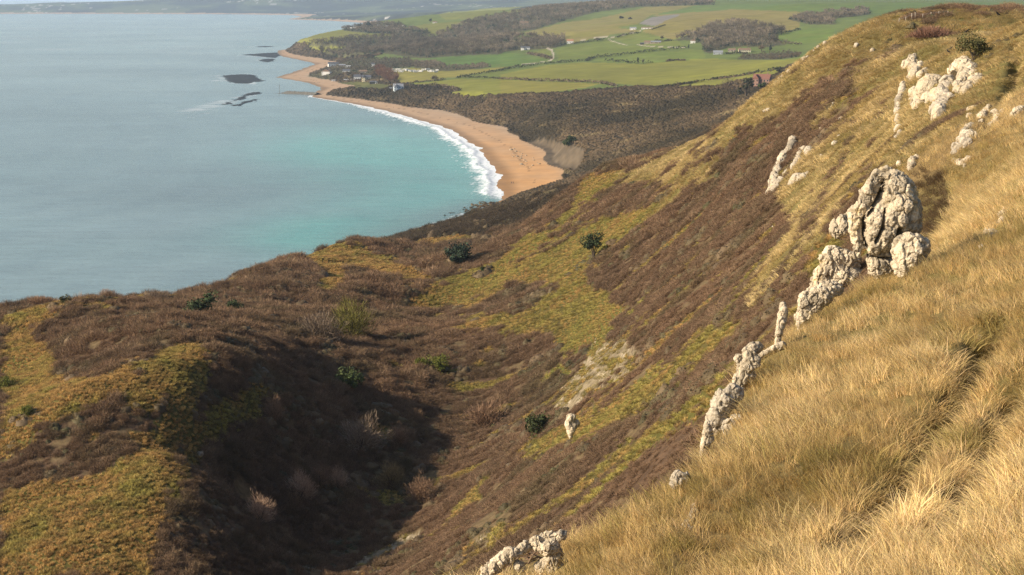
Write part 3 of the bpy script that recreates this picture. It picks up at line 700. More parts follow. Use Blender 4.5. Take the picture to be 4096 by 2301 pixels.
def rock(label, bl, mode='slope', at=None, cracks=(),  mat=None, pit=1.0, name='chalk_outcrop', cat='rock', seed=1, dz=1.0):
    rs = np.random.default_rng(seed*17+3)
    Y0 = None
    if mode == 'stand': Y0 = hits([at[0]/DS], [at[1]/DS], 12, 700, 900)[0][1]*dz
    bl = [tuple(b[:2])+(b[2]*((1.03 if name == 'rock_pinnacle' else 1.38) if mode == 'stand' else {'chalk_rib': 1.95, 'chalk_scar': 1.45}.get(name, 1.3)),)+tuple(b[3:]) for b in bl]; full = list(bl)
    for i in range(len(bl)-1):
        a, b = bl[i], bl[i+1]; dd = math.hypot(a[0]-b[0], a[1]-b[1])
        if dd < 2.6*(a[2]+b[2])/2:
            for f in (.33, .67): full.append((a[0]+(b[0]-a[0])*f, a[1]+(b[1]-a[1])*f, (a[2]*(1-f)+b[2]*f)*.97)+((a[3]*(1-f)+b[3]*f,) if len(a) > 3 and len(b) > 3 else ()))
    bl = full
    bw_ = blob_world(bl, mode, Y0, rs); V = []; Fq = []; n = 0
    for p, r in bw_:
        s = r*np.array((rs.uniform(.95, 1.15), rs.uniform(.9, 1.3), rs.uniform(.95, 1.2))); w_ = IV*s
        w_ = w_*(1+.13*pn3(IV[:, 0]*1.6+n, IV[:, 1]*1.6, IV[:, 2]*1.6)[:, None]); a = rs.uniform(0, 3); c_, s_ = math.cos(a), math.sin(a)
        w_ = np.c_[w_[:, 0]*c_-w_[:, 1]*s_, w_[:, 0]*s_+w_[:, 1]*c_, w_[:, 2]]
        V.append(w_+p); Fq.append(IF+n); n += len(IV)
    V = np.concatenate(V); Fq = np.concatenate(Fq); rm = np.mean([r for _, r in bw_]); Ym = np.mean([p[1] for p, _ in bw_])
    org = np.array((V[:, 0].mean(), V[:, 1].mean(), V[:, 2].min()))
    vox = max(.55*Ym/F, rm/14)
    co, no, q = remesh(V-org, Fq, vox)
    sc = max(.75*rm, 3*Ym/F)
    co, bvv = fracture(co, no, max(.95*rm, 7*Ym/F), .24*rm, seed)
    co = pitted(co, no, sc, .22*rm, .20*rm*pit, seed)
    for pl, wd, dp in cracks:
        a_, b_ = proj(*(co+org).T); d, _ = polydist(a_*DS, b_*DS, pl); front = np.clip(-no[:, 1]*1.5+.3, 0, 1); co[:, 1] += dp*np.exp(-(d/wd)**2)*front
    # loose lumps become pieces of their own
    lab = np.arange(len(co)); E = np.concatenate([q[:, [0, 1]], q[:, [1, 2]], q[:, [2, 3]]])
    while True:
        m_ = np.minimum(lab[E[:, 0]], lab[E[:, 1]]); l2 = lab.copy(); np.minimum.at(l2, E[:, 0], m_); np.minimum.at(l2, E[:, 1], m_); l2 = l2[l2]
        if (l2 == lab).all(): break
        lab = l2
    ids, cnt = np.unique(lab, return_counts=True); keep = ids[cnt > max(12, .03*len(co))]
    root = None
    if len(keep) > 1: root = bpy.data.objects.new(name, None); COL.objects.link(root); root.location = org; root.empty_display_size = .3; tag(root, label, cat)
    for t in keep:
        fq = q[lab[q[:, 0]] == t]; u, inv = np.unique(fq, return_inverse=True); me = rawmesh(name if root is None else 'stone', co[u], inv.reshape(-1, 4), (mat or M_chalk,), False, {'bv': ('FLOAT_COLOR', bvv[u][:, None]*np.array((1, .985, .96)))})
        o = link(name if root is None else 'stone', me, root)
        if root is None: o.location = org; tag(o, label, cat)
def Z4(*p): return [(1823.8+a*.3043, 314.5+b*.3043, r*.3043)+tuple(k) for a, b, r, *k in p]
def Z5(*p): return [(1698+a*.5002, 723.2+b*.5002, r*.5002)+tuple(k) for a, b, r, *k in p]
def Z6(*p): return [(754.6+a*.415, 1006.2+b*.415, r*.415)+tuple(k) for a, b, r, *k in p]
def Z7(*p): return [(1823.8+a*.3043, b*.3043, r*.3043)+tuple(k) for a, b, r, *k in p]
rock('large pale knobbly rock pinnacle with a dark crevice, standing above the grass',
     Z4((1400,450,85,-.2),(1430,560,125,-.1),(1480,680,150,0),(1520,790,125,.1),(1400,760,135,-.2),(1560,850,65,.2),(1480,850,90,.1),(1250,800,95,-.5),(1240,720,60,-.5),(1330,900,95,-.5),(1310,970,80,-.5),(1220,1000,70,-.3),(1230,900,80,-.4),
        (1340,390,45,.5),(1265,430,52,.6),(1215,490,56,.7),(1185,560,60,.7),(1160,640,66,.7),(1105,720,72,.7),(1090,800,62,.7),(1090,880,58,.6),(1110,980,60,.4),(1080,1070,45,.2),(1260,1150,90,0),(1330,1170,85,.1),(1290,1210,60,0),(1200,1110,50,0),(1330,640,150,.75),(1290,860,150,.6),(1340,500,90,.9),(1300,1040,110,.6)), 'stand', (2225,705), name='rock_pinnacle', seed=2, pit=1.1, cracks=[([c[:2] for c in Z4((1330,470,1),(1275,600,1),(1215,720,1),(1155,780,1),(1160,900,1),(1180,1010,1))], 4.5, .9), ([c[:2] for c in Z4((1335,700,1),(1310,850,1),(1255,970,1))], 3.2, .8), ([c[:2] for c in Z4((1450,870,1),(1425,980,1),(1375,1060,1))], 4.5, .8), ([c[:2] for c in Z4((1150,1070,1),(1270,1105,1),(1390,1110,1),(1430,1000,1))], 3.5, .6)])
rock('pale upright block leaning against the right foot of the pinnacle', Z4((1530,960,58),(1500,1040,82),(1570,1040,85),(1500,1130,72),(1470,1200,56),(1620,1000,46),(1490,1240,34)), 'stand', (2275,700), seed=3, name='rock_block')
rock('greyish rough rock showing left of the pinnacle', Z4((970,780,38),(960,850,52),(920,890,34)), 'stand', (2120,600), seed=4, dz=1.0)
rock('lichen-yellow knobbly ridge of rock just below the pinnacle', Z4((900,1060,55),(860,1110,52),(940,1090,60),(1000,1110,58),(1060,1130,48),(830,1180,45),(780,1240,40),(900,1200,60),(960,1240,68),(1040,1260,68),(1110,1280,58),(1150,1310,40),(750,1320,45),(830,1320,58),(930,1330,60),(700,1380,35),(780,1400,50),(850,1400,55),(680,1430,30)), 'stand', (2120,725), seed=5)
rock('broken grey rock ridge stepping down toward the thin rock finger', Z5((800,10,30),(760,25,35),(720,50,38),(690,90,30),(655,70,30),(660,130,28),(632,170,22),(640,205,18),(608,240,18)), 'stand', (2030,820), seed=6)
rock('thin yellow-topped finger of rock at the grass edge', Z5((545,92,13),(545,122,16),(540,160,17),(532,200,17),(522,240,14),(515,280,14),(537,288,13),(500,300,10),(470,318,9)), 'stand', (1975,872), seed=7, name='rock_finger')
rock('low broken step of rock between the thin finger and the knobbly crag', Z5((545,292,15),(515,302,15),(480,316,14),(450,326,12),(430,345,11)), 'stand', (1945,890), seed=31)
rock('knobbly cream crag rising at the edge of the golden grass', Z5((322,358,14),(402,310,26),(370,330,24),(385,370,30),(352,400,30),(370,440,25),(332,470,28),(310,450,14),(330,512,32)), 'stand', (1885,975), seed=8)
rock('smooth white leaning slab of chalk at the grass edge', Z5((290,532,38),(250,562,40),(226,612,40),(212,662,36),(206,712,27),(201,762,17),(280,572,30)), 'stand', (1815,1090), seed=9, pit=.6, mat=M_chalk2, name='chalk_slab')
rock('dark pitted column of rock left of the white slab', Z5((165,690,17),(165,730,19),(155,790,19),(146,840,20),(140,872,12),(180,762,14)), 'stand', (1775,1160), seed=10, name='rock_column')
rock('short smooth cream slab half sunk in grass right of the white slab', Z5((310,672,28),(282,700,30),(262,732,19)), 'stand', (1840,1085), seed=11, pit=.5, mat=M_chalk2, name='chalk_slab')
rock('single white boulder perched on the lip of the grass slope', Z5((20,965,32),(42,958,24),(0,980,18)), 'stand', (1722,1238), seed=12, pit=.7, mat=M_chalk2, name='boulder')
rock('patch of crumbling white rubble in the grass below the perched boulder', Z5((97,1100,14),(93,1130,17),(90,1160,20),(72,1182,20),(55,1200,15),(84,1215,13)), 'slope', seed=13, pit=1.2)
rock('two small pale rocks beside the dark rut in the near grass', Z5((1440,608,15),(1460,603,10),(1418,655,12),(1392,678,10)), 'slope', seed=14, pit=.6)
rock('tiny grey stone high in the near grass', Z5((1530,250,12)), 'slope', seed=15, pit=.7, name='stone')
rock('small white stone near the bottom edge of the grass', Z5((380,1420,12)), 'slope', seed=16, pit=.7, name='stone')
rock('cracked cream crag at the bottom edge, bare roots hanging over it', Z6((1590,820,28),(1545,838,30),(1490,830,24),(1420,850,22),(1520,890,45),(1450,890,25),(1560,920,30),(1370,890,28),(1330,920,25),(1280,930,30),(1230,970,35),(1180,1010,35),(1140,1040,30),(1540,960,40),(1500,1000,40),(1560,1030,40),(1460,1020,35),(1330,1010,30)), 'stand', (1410,1425), seed=17, name='crag')
rock('lone pale boulder standing in the olive grass of the middle slope', Z6((1640,110,20),(1630,150,17),(1640,190,20),(1672,145,18),(1640,222,12)), 'stand', (1440,1105), seed=18, pit=.7, name='boulder')
rock('narrow crumbling rock strip at the right edge of the near grass', Z4((2320,690,20),(2300,740,28),(2290,800,24),(2210,830,27),(2170,890,28),(2240,900,28),(2190,950,28),(2120,1010,20)), 'slope', seed=19)
rock('long white rock sliver dropping down the upper slope', Z7((1480,700,26),(1470,760,31),(1440,830,28),(1430,900,25),(1440,970,27),(1430,1050,25),(1450,1100,28),(1420,1130,21),(1385,1180,15)), 'slope', seed=20, mat=M_chalk2, pit=.8)
rock('rough topmost knob of the upper outcrop group', Z7((1560,480,33),(1530,540,43),(1580,600,48),(1560,640,38),(1620,560,38),(1600,440,20),(1640,620,38)), 'slope', seed=21)
rock('broad rounded face in the middle of the upper outcrop group', Z7((1700,640,30),(1720,740,85),(1680,730,60),(1640,780,58),(1560,770,33),(1600,850,44),(1610,910,34),(1540,830,24),(1700,820,50)), 'slope', seed=22, pit=.8)
rock('tall smooth buttress at the foot of the upper outcrop group', Z7((1790,800,58),(1840,830,50),(1790,880,58),(1780,950,44),(1740,900,33),(1740,980,24),(1820,750,50),(1850,700,50),(1825,670,40)), 'slope', seed=23, pit=.6, mat=M_chalk2, name='rock_buttress')
rock('grey domed rock at the right of the upper outcrop group', Z7((1930,580,68),(1980,540,48),(2030,590,56),(1990,660,58),(1940,720,44),(1990,760,34),(2040,690,38),(2100,670,28),(2060,620,34),(1890,600,38)), 'slope', seed=24)
rock('scattered rocky ledge half under grass near the right edge', Z7((2040,910,34),(2080,890,22),(2020,960,22),(2130,960,32),(2180,900,26),(2120,1000,22),(2230,950,30),(2260,990,30),(2200,1040,26),(2300,930,26),(2280,1060,20)), 'slope', seed=25)
rock('rocks cut by the frame at the far right of the upper slope', Z7((2420,930,36),(2380,960,22),(2450,900,26)), 'slope', seed=26)
rock('slanting pale rock rib below the rocky ledge on the right', Z7((2030,1050,33),(1990,1110,38),(2050,1130,38),(1950,1160,38),(2010,1190,36),(1920,1230,36),(1900,1260,22)), 'slope', seed=27, mat=M_chalk2)
rock('crumbly rock just above and behind the pinnacle top', Z7((1440,1360,22),(1560,1340,36),(1540,1390,28),(1590,1310,24)), 'slope', seed=28)
rock('low grey stones in grass right of the pinnacle top', Z7((1900,1330,22),(1960,1350,26),(2030,1310,22),(1990,1370,18)), 'slope', seed=29)
for k_, (lb, bl) in enumerate([
 ('white chalk edge highest on the skyline of the grassy peak', Z7((710,290,13),(740,300,14),(690,340,13),(670,380,9))),
 ('white chalk nub second down the skyline of the grassy peak', Z7((615,440,14),(620,480,14),(640,495,11))),
 ('narrow white chalk nub on the skyline above the red-roofed house', Z7((505,560,10),(510,590,12))),
 ('low white chalk edge on the skyline beside the red-roofed house', Z7((460,620,12),(430,640,10),(395,650,8))),
 ('pair of small white stones low on the rib below the red-roofed house', Z7((325,920,11),(360,910,12))),
 ('small pale chalk scar left of the long white sliver', Z7((1015,705,15))),
 ('thin white chalk streak in the grass between the two brown bands', Z7((880,885,9),(893,855,9))),
 ('jagged white chalk patch in the middle of the upper grass', Z7((960,990,18),(970,960,13))),
 ('small twin chalk patches above the white chalk ribs', Z7((830,1020,11),(800,1070,15))),
 ('brightest white lump of chalk on the middle slope', Z7((945,1130,14),(910,1190,20))),
 ('faint grey chalk scar high on the straw slope', Z7((1220,420,18),(1090,380,15))),
 ('small chalk spot right of the white ribs', Z7((800,1290,15))),
 ('thin white chalk chip in brown scrub below the ribs', Z4((410,800,9),(425,760,7),(395,840,8))),
 ('little chalk chip lowest in the brown scrub of the face', Z4((515,1090,10),(500,1120,7)))]):
    rock(lb, bl, 'slope', seed=40+k_, mat=M_chalk2, pit=.9, name='chalk_scar')
rock('long white chalk rib tapering down the brown slope', Z7((570,1160,22),(560,1220,24),(500,1290,25),(480,1340,23),(450,1400,22),(420,1450,22))+Z4((400,500,26),(460,490,30),(370,570,18),(430,540,26)), 'slope', seed=60, mat=M_chalk2, name='chalk_rib')
rock('broken white chalk rib right of the long tapering rib', Z7((700,1240,22),(690,1280,20),(640,1220,13),(620,1300,20),(580,1380,22))+Z4((570,360,16),(560,480,18),(600,440,22),(650,430,18),(690,400,12),(510,400,17)), 'slope', seed=61, mat=M_chalk2, name='chalk_rib')
rock('small pale stone in the shaded flank of the left ridge', [(798+0*1,1142,4.5),(804,1139,4)][:1]+[(803,1140,3.5)] if False else [(502,1143,6),(510,1140,5)], 'slope', seed=62, pit=.8, mat=M_chalk2, name='stone')
# ------------------------------------------------------------------ single bushes and trees
def own_mat(name, c, leafy=False):
    q = NT(name); bv = attr(q, 'bv').outputs['Color']; q.col(q.mix(1.0, c, bv, 'MULTIPLY')); q.b.inputs['Roughness'].default_value = .7 if leafy else .9; q.b.inputs['Specular IOR Level'].default_value = .15
    return q.m
_mats = {}
def cmat(c, kind):
    k = (tuple(round(v, 3) for v in c), kind)
    if k not in _mats: _mats[k] = own_mat(kind, tuple(c), kind == 'leaf')
    return _mats[k]
BARK = (.075, .058, .042)
def limbs_mesh(g, n, h, w, r0, spread=.8, low=.1):
    V = []; Fq = []
    def limb(p, q, ra, rb, m=5):
        p = np.array(p); q = np.array(q); d = q-p; d = d/np.linalg.norm(d); a = np.cross(d, (.31, .87, .23)); a /= np.linalg.norm(a); b = np.cross(d, a); o = len(V)
        for (c, r) in ((p, ra), (q, rb)):
            for k in range(m): t = 2*math.pi*k/m; V.append(c+a*r*math.cos(t)+b*r*math.sin(t))
        for k in range(m): Fq.append((o+k, o+(k+1) % m, o+m+(k+1) % m, o+m+k))
    for i in range(n):
        t = g.uniform(0, 6.28); z = g.uniform(.45, .9)*h; rad = w*spread*g.uniform(.3, .9)
        mid_ = np.array((rad*.4*math.cos(t), rad*.4*math.sin(t), z*.5)); e = np.array((rad*math.cos(t), rad*math.sin(t), z))
        limb((g.normal(0, .03)*w, g.normal(0, .03)*w, -.3), mid_, r0, r0*.6); limb(mid_, e, r0*.6, r0*.2)
    V = np.array(V); return V, np.array(Fq), np.ones((len(V), 3))
def lump_leaves(g, n, w, h, size, lobes, base=.1, tint=.4, flat=1.0):
    """leaf clumps on several lobes spread through the crown"""
    cs = []
    for i in range(lobes):
        t = g.uniform(0, 6.28); r = w*g.uniform(.1, .62); z = h*(base+(1-base)*g.uniform(.3, .85)); rl = g.uniform(.16, .46)*min(w, h*.8)
        cs.append((np.array((r*math.cos(t), r*math.sin(t), z)), rl, g.uniform(.8, 1.2)))
    V = []; Fq = []; B = []
    for i in range(n):
        c, rl, tn = cs[g.integers(lobes)]; d = g.normal(0, 1, 3); d /= np.linalg.norm(d); p = c+d*rl*g.uniform(.55, 1.1)*np.array((1, 1, flat)); p[2] = max(p[2], .03*h)
        nn = d+g.normal(0, .7, 3); nn /= np.linalg.norm(nn); a = np.cross(nn, g.normal(0, 1, 3)); a /= np.linalg.norm(a); b = np.cross(nn, a); s = size*g.uniform(.6, 1.4); o = len(V)
        V += [p-a*s*.5, p-b*s*.32, p+a*s*.5, p+b*s*.32]; Fq.append((o, o+1, o+2, o+3)); k = tn*g.uniform(1-tint, 1+tint); B += [(k*g.uniform(.9, 1.1), k, k*g.uniform(.85, 1.1))]*4
    return np.array(V), np.array(Fq), np.clip(np.array(B), .1, 2.4)
def twig_spray(g, n, w, h, L, wd, base=.1, tint=.35):
    V = []; Fq = []; B = []; o_ = g.uniform(0, 60)
    for i in range(n):
        th = g.uniform(0, 6.28); s = g.uniform(0, 1)**.7; r = math.sqrt(max(0, 1-s*s)); dv = np.array((r*math.cos(th), r*math.sin(th), s)); k = 1+.35*float(pn3(np.array(dv[0]*2+o_), np.array(dv[1]*2), np.array(dv[2]*2)))
        q_ = g.uniform(.3, 1.0)*k; p = np.array((dv[0]*w*q_, dv[1]*w*q_, h*base+dv[2]*h*(1-base)*q_)); d = dv+np.array((0, 0, .45))+g.normal(0, .4, 3); d /= np.linalg.norm(d)
        sd_ = np.cross(d, g.normal(0, 1, 3)); sd_ /= np.linalg.norm(sd_); ln = L*g.uniform(.5, 1.3); ww = wd*g.uniform(.6, 1.4); o = len(V)
        V += [p-sd_*ww, p+sd_*ww, p+d*ln+sd_*ww*.3, p+d*ln-sd_*ww*.3]; Fq.append((o, o+1, o+2, o+3)); c = g.uniform(1-tint, 1+tint); B += [(c, c, c)]*4
    return np.array(V), np.array(Fq), np.array(B)
BUSHES = []
def plant(name, label, cat, sx, sy, w, h, kind, c, seed, group=None, lo=60, hi=5000, n=None, at=None, lean=0.0):
    g = np.random.default_rng(seed); x, y, z = at or hitd(sx, sy, lo, hi); k = y/F/DS/.98; W = w*k*.5*(1.35 if kind in ('bush', 'gorse', 'bare') else 1.15); H = h*k*(1.2 if kind != 'bare' else (1.35 if y < 330 else 1.0))
    e = bpy.data.objects.new(name, None); COL.objects.link(e); e.location = (x, y, z); e.empty_display_size = .3; e.rotation_euler = (0, 0, g.uniform(0, 6.28) if not lean else 0)
    tag(e, label, cat, group)
    px = y/F; BUSHES.append((x, y, W))
    if kind in ('bush', 'gorse'): W *= 1.1; e.location.z -= .16*H
    if kind == 'bare':
        cr = twig_spray(g, n or 3000, W, H, .2*max(W, H*.6), max(.008*W, .085*px), .02); tr = limbs_mesh(g, 9, H*.8, W*.8, .035*W); mk = 'twig'
    elif kind == 'willow':
        cr = twig_spray(g, n or 2600, W, H, .3*W, max(.008*W, .08*px), .1); tr = limbs_mesh(g, 11, H*.85, W*.8, .03*W); mk = 'twig'
    elif kind == 'tree':
        cr = twig_spray(g, n or 420, W, H*.66, .34*W, max(.02*W, .16*px), .1); cr[0][:, 2] += H*.3; tr = limbs_mesh(g, 7, H*.85, W*.7, .03*H, .7); mk = 'twig'
    elif kind == 'pine':
        cr = lump_leaves(g, n or 1300, W, H*.72, (.22 if n else .13)*W, 9, .05, flat=.75); cr[0][:, 2] += H*.2; cr[0][:, 0] += lean*W*np.clip(cr[0][:, 2]/H-.3, 0, 1); tr = limbs_mesh(g, 5, H*.8, W*.45, .035*H, .7); mk = 'leaf'
    elif kind == 'conifer':
        cr = lump_leaves(g, n or 500, W, H, .3*W, 9, .02); cr[0][:, :2] *= (1.15-.95*cr[0][:, 2:3]/H.__float__() if False else (1.15-.8*np.clip(cr[0][:, 2:3]/H, 0, 1))); tr = limbs_mesh(g, 2, H*.6, W*.2, .04*H, .3); mk = 'leaf'
    else:   # evergreen bush / gorse
        cr = lump_leaves(g, n or 1500, W, H, max(.13*W, 1.6*px) if kind == 'bush' else max(.09*W, 1.2*px), 14, .02); tr = limbs_mesh(g, 5, H*.6, W*.6, .04*W); mk = 'leaf'
    link('crown', rawmesh('crown', cr[0], cr[1], (cmat(c, mk),), False, {'bv': ('FLOAT_COLOR', cr[2])}), e)
    link('trunk', rawmesh('trunk', tr[0], tr[1], (cmat(BARK, 'twig'),), True, {'bv': ('FLOAT_COLOR', tr[2])}), e)
    return e
DKG = (.045, .062, .024); OLV = (.16, .145, .035); GREY = (.20, .15, .105); BRN = (.25, .155, .095); PNK = (.42, .28, .19); GORSE = (.115, .125, .022)
for i, a in enumerate([
 ('evergreen_bush','dark rounded evergreen bush alone on the brown knoll near the sea edge',500,797,72,56,'bush',DKG),
 ('evergreen_bush','small dark green bush tangled in bare twigs right of the lone round bush',593,786,36,30,'bush',DKG),
 ('evergreen_tree','round blue-green evergreen tree in the dip below the headland',1155,660,60,44,'bush',(.035,.052,.032)),
 ('leaning_pine','dark ragged evergreen growing alone on the steep brown face',1493,652,66,60,'pine',(.04,.055,.022)),
 ('evergreen_bush','tiny dark bush on the olive rib left of the lone pine',1218,686,17,18,'bush',DKG),
 ('evergreen_bush','dark green bush at the foot of the slope beside the lone boulder',1358,1092,68,58,'bush',(.05,.06,.022)),
 ('willow_bush','olive-green feathery willow bush above the dark hollow',882,856,104,84,'willow',OLV),
 ('bare_bush','grey leafless bush just left of the olive willow',806,856,92,66,'bare',GREY),
 ('ivy_bush','green ivy-topped bush ringed by grey twigs in the shaded hollow',880,980,64,54,'bush',(.07,.09,.03)),
 ('bare_bush','pale grey feathery bush in the middle of the shaded hollow',908,1126,92,56,'bare',(.25,.185,.13)),
 ('bare_bush','pinkish-brown bush with sunlit top low in the hollow',757,1254,64,54,'bare',PNK),
 ('bare_bush','sunlit russet bush lowest in the shaded hollow',655,1314,62,54,'bare',PNK),
 ('bare_bush','small brown bush just right of the pinkish bush',806,1222,44,42,'bare',BRN),
 ('bare_bush','tawny small bush at the upper right of the pinkish bush',850,1226,40,38,'bare',PNK),
 ('gorse_bush','bright olive gorse bush in the upper hollow',1114,934,56,40,'gorse',GORSE),
 ('gorse_bush','low gorse clump left of the bright gorse bush',1068,922,48,26,'gorse',GORSE),
 ('bare_bush','wide russet bush at the edge of the shadow in the hollow',1225,1068,86,42,'bare',BRN),
 ('bare_bush','brown bush halfway down the far side of the shaded hollow',1000,1120,50,40,'bare',BRN),
 ('bare_bush','yellow-brown bush where the hollow narrows',985,1225,64,48,'bare',(.24,.17,.08)),
 ('bare_bush','dull brown bush below the yellow-brown one',1060,1262,60,46,'bare',BRN),
 ('bare_bush','brown bush high on the shaded flank of the left ridge',690,1055,48,42,'bare',BRN),
 ('gorse_bush','bright green gorse bush cut by the left frame edge',14,978,44,36,'gorse',GORSE),
 ('gorse_bush','small bright green gorse low on the left tussock slope',70,1048,32,32,'gorse',GORSE),
 ('bare_bush','spiky bare bush on the sea skyline right of the low dark knob',272,752,44,20,'bare',BRN),
 ('bare_bush','wide bare bush on the sea skyline nearest the foam',398,756,60,18,'bare',(.2,.145,.1)),
 ('gorse_bush','dark olive knob of gorse on the sea skyline',168,764,30,20,'gorse',(.08,.075,.025)),
 ('bare_bush','low brown bush on the sea skyline left of the dark knob',104,768,62,18,'bare',BRN),
 ('bare_bush','leftmost dark brown bush on the sea skyline',48,776,38,18,'bare',(.14,.095,.065)),
 ('gorse_bush','big dark gorse bush on the slope below the skyline bird',2452,150,84,62,'gorse',(.085,.08,.03)),
 ('bare_bush','reddish-brown bush filling the dip beside the grassy peak',2340,96,84,22,'bare',(.23,.125,.085)),
 ('evergreen_bush','dark green bush at the back of the beach cliffs',1434,362,34,20,'bush',DKG)]):
    plant(a[0], a[1], a[0].split('_')[1], *a[2:], seed=300+i, lo=90, hi=1900)
def T3(x, y, w, h): return (1257.8+x*.293, y*.293, w*.293, h*.293)
def T2(x, y, w, h): return (629+x*.2441, y*.2441, w*.2441, h*.2441)
for i, (nm, lb, pos, kd, c, le) in enumerate([
 ('pine_tree','wind-bent dark pine standing left of the red-roofed house',T3(2112,842,130,165),'pine',(.045,.05,.026),.8),
 ('bare_tree','bare spreading tree left of the wind-bent pine',T3(1965,835,120,150),'tree',(.13,.10,.075),0),
 ('pine_tree','low dark tree between the bare tree and the wind-bent pine',T3(2040,858,70,110),'pine',(.05,.05,.03),.6),
 ('evergreen_bush','round dark bush against the red-roofed house wall',T3(2255,760,80,50),'bush',DKG,0),
 ('pine_tree','dark tree behind the right gable of the red-roofed house',T3(2390,650,70,70),'pine',(.05,.05,.03),.4),
 ('conifer_tree','dark rounded conifer right of the cream farmhouse',T3(2318,442,52,48),'conifer',(.03,.045,.03),0),
 ('bare_tree','bare orchard tree between the farmhouse and the conifer',T3(2245,446,50,52),'tree',(.15,.105,.07),0),
 ('bare_tree','first bare tree standing right of the farm wood',T3(2355,306,60,82),'tree',(.12,.10,.08),0),
 ('bare_tree','second bare tree standing right of the farm wood',T3(2415,296,56,74),'tree',(.10,.085,.065),0),
 ('bare_tree','pale round tree at the top of the wide chalk track',T3(430,400,66,46),'tree',(.16,.125,.09),0),
 ('ivy_tree','dark ivy-clad tree in the broken row of the light field',T3(1185,548,46,48),'conifer',(.05,.055,.035),0),
 ('ivy_tree','second ivy-clad tree in the broken row of the light field',T3(1230,550,32,40),'conifer',(.06,.06,.04),0),
 ('evergreen_tree','narrow dark evergreen beside the farm wood gate',T3(1620,422,30,42),'conifer',(.035,.05,.03),0),
 ('bare_tree','small lone tree on the grassy track below the quarry',T3(835,356,32,26),'tree',(.12,.10,.06),0),
 ('bare_tree','small lone tree in the field above the barns',T3(1390,345,26,32),'tree',(.13,.11,.07),0),
 ('bare_bush','dark bush high on the hillside pasture below the quarry skyline',T3(1045,158,34,16),'bush',(.08,.07,.05),0),
 ('bare_bush','second dark bush right of it on the hillside pasture',T3(1120,164,30,14),'bush',(.08,.07,.05),0),
 ('bare_tree','round bare bush in the yellow pasture hedge',T2(1900,838,64,46),'tree',(.11,.085,.06),0),
 ('thorn_thicket','oval brown thicket in the headland pasture',T2(2115,302,190,46),'bush',(.10,.085,.055),0),
 ('bare_tree','small dark tree in the headland pasture below the thicket',T2(2190,342,40,22),'bush',(.07,.065,.045),0),
 ('pine_tree','tall dark pine group on the headland skyline',T2(1860,232,52,40),'pine',(.035,.05,.035),0),
 ('pine_tree','leaning dark pine at the left end of the headland crest wood',T2(1125,290,44,42),'pine',(.035,.05,.03),.5),
 ('pine_tree','broad pine among the roofs of the headland crest',T2(1215,292,80,56),'pine',(.035,.048,.03),.3)]):
    plant(nm, lb, 'bush' if 'bush' in nm or 'thicket' in nm else 'tree', *pos, kd, c, 400+i, lo=1000, hi=5600, n=330, lean=le)
# ------------------------------------------------------------------ hedges: leafy strips along surveyed lines
for i, (pl, lo, hi, wd, ht, lb) in enumerate(HEDGES):
    g = np.random.default_rng(500+i); pts = []
    for a, b in zip(pl[:-1], pl[1:]):
        m = max(1, int(math.hypot(b[0]-a[0], b[1]-a[1])/14))
        for k in range(m): pts.append((a[0]+(b[0]-a[0])*k/m, a[1]+(b[1]-a[1])*k/m))
    pts.append(pl[-1]); wp = np.array(hits([p[0]/DS for p in pts], [p[1]/DS for p in pts], lo, hi, 300))
    seg = np.linalg.norm(np.diff(wp, axis=0), axis=1); tot = seg.sum(); n = int(min(3200, max(300, tot*wd*.55)))
    cum = np.r_[0, np.cumsum(seg)]; t = g.uniform(0, tot, n); j = np.clip(np.searchsorted(cum, t)-1, 0, len(seg)-1); f = ((t-cum[j])/np.maximum(seg[j], .1))[:, None]
    c0 = wp[j]*(1-f)+wp[j+1]*f; lump = .75+.6*pn(t/13, 0*t+i, 401)+.35*pn(t/4, 0*t+i, 403)
    c0[:, 0] += g.normal(0, wd*.3, n); c0[:, 1] += g.normal(0, wd*.3, n); c0[:, 2] = height(c0[:, 0], c0[:, 1])+ht*np.clip(lump, .25, 1.5)*g.uniform(.05, 1, n)**.7
    nn = g.normal(0, 1, (n, 3)); nn /= np.linalg.norm(nn, axis=1, keepdims=True); a = np.cross(nn, g.normal(0, 1, (n, 3))); a /= np.linalg.norm(a, axis=1, keepdims=True); b = np.cross(nn, a); s = g.uniform(1.2, 2.4, (n, 1))
    org = c0.mean(0); V = np.stack([c0-a*s*.5, c0-b*s*.4, c0+a*s*.5, c0+b*s*.4], 1).reshape(-1, 3)-org; Fq = np.arange(4*n).reshape(-1, 4)
    bv = np.repeat(g.uniform(.6, 1.4, (n, 1))*np.ones((1, 3)), 4, 0); c = (.075, .075, .04) if i % 3 else (.055, .062, .032)
    if 'brown' in lb or 'pale' in lb: c = (.13, .10, .065)
    o = link('hedge', rawmesh('hedge', V, Fq, (cmat(c, 'leaf'),), False, {'bv': ('FLOAT_COLOR', bv)})); o.location = org; tag(o, lb, 'hedge')
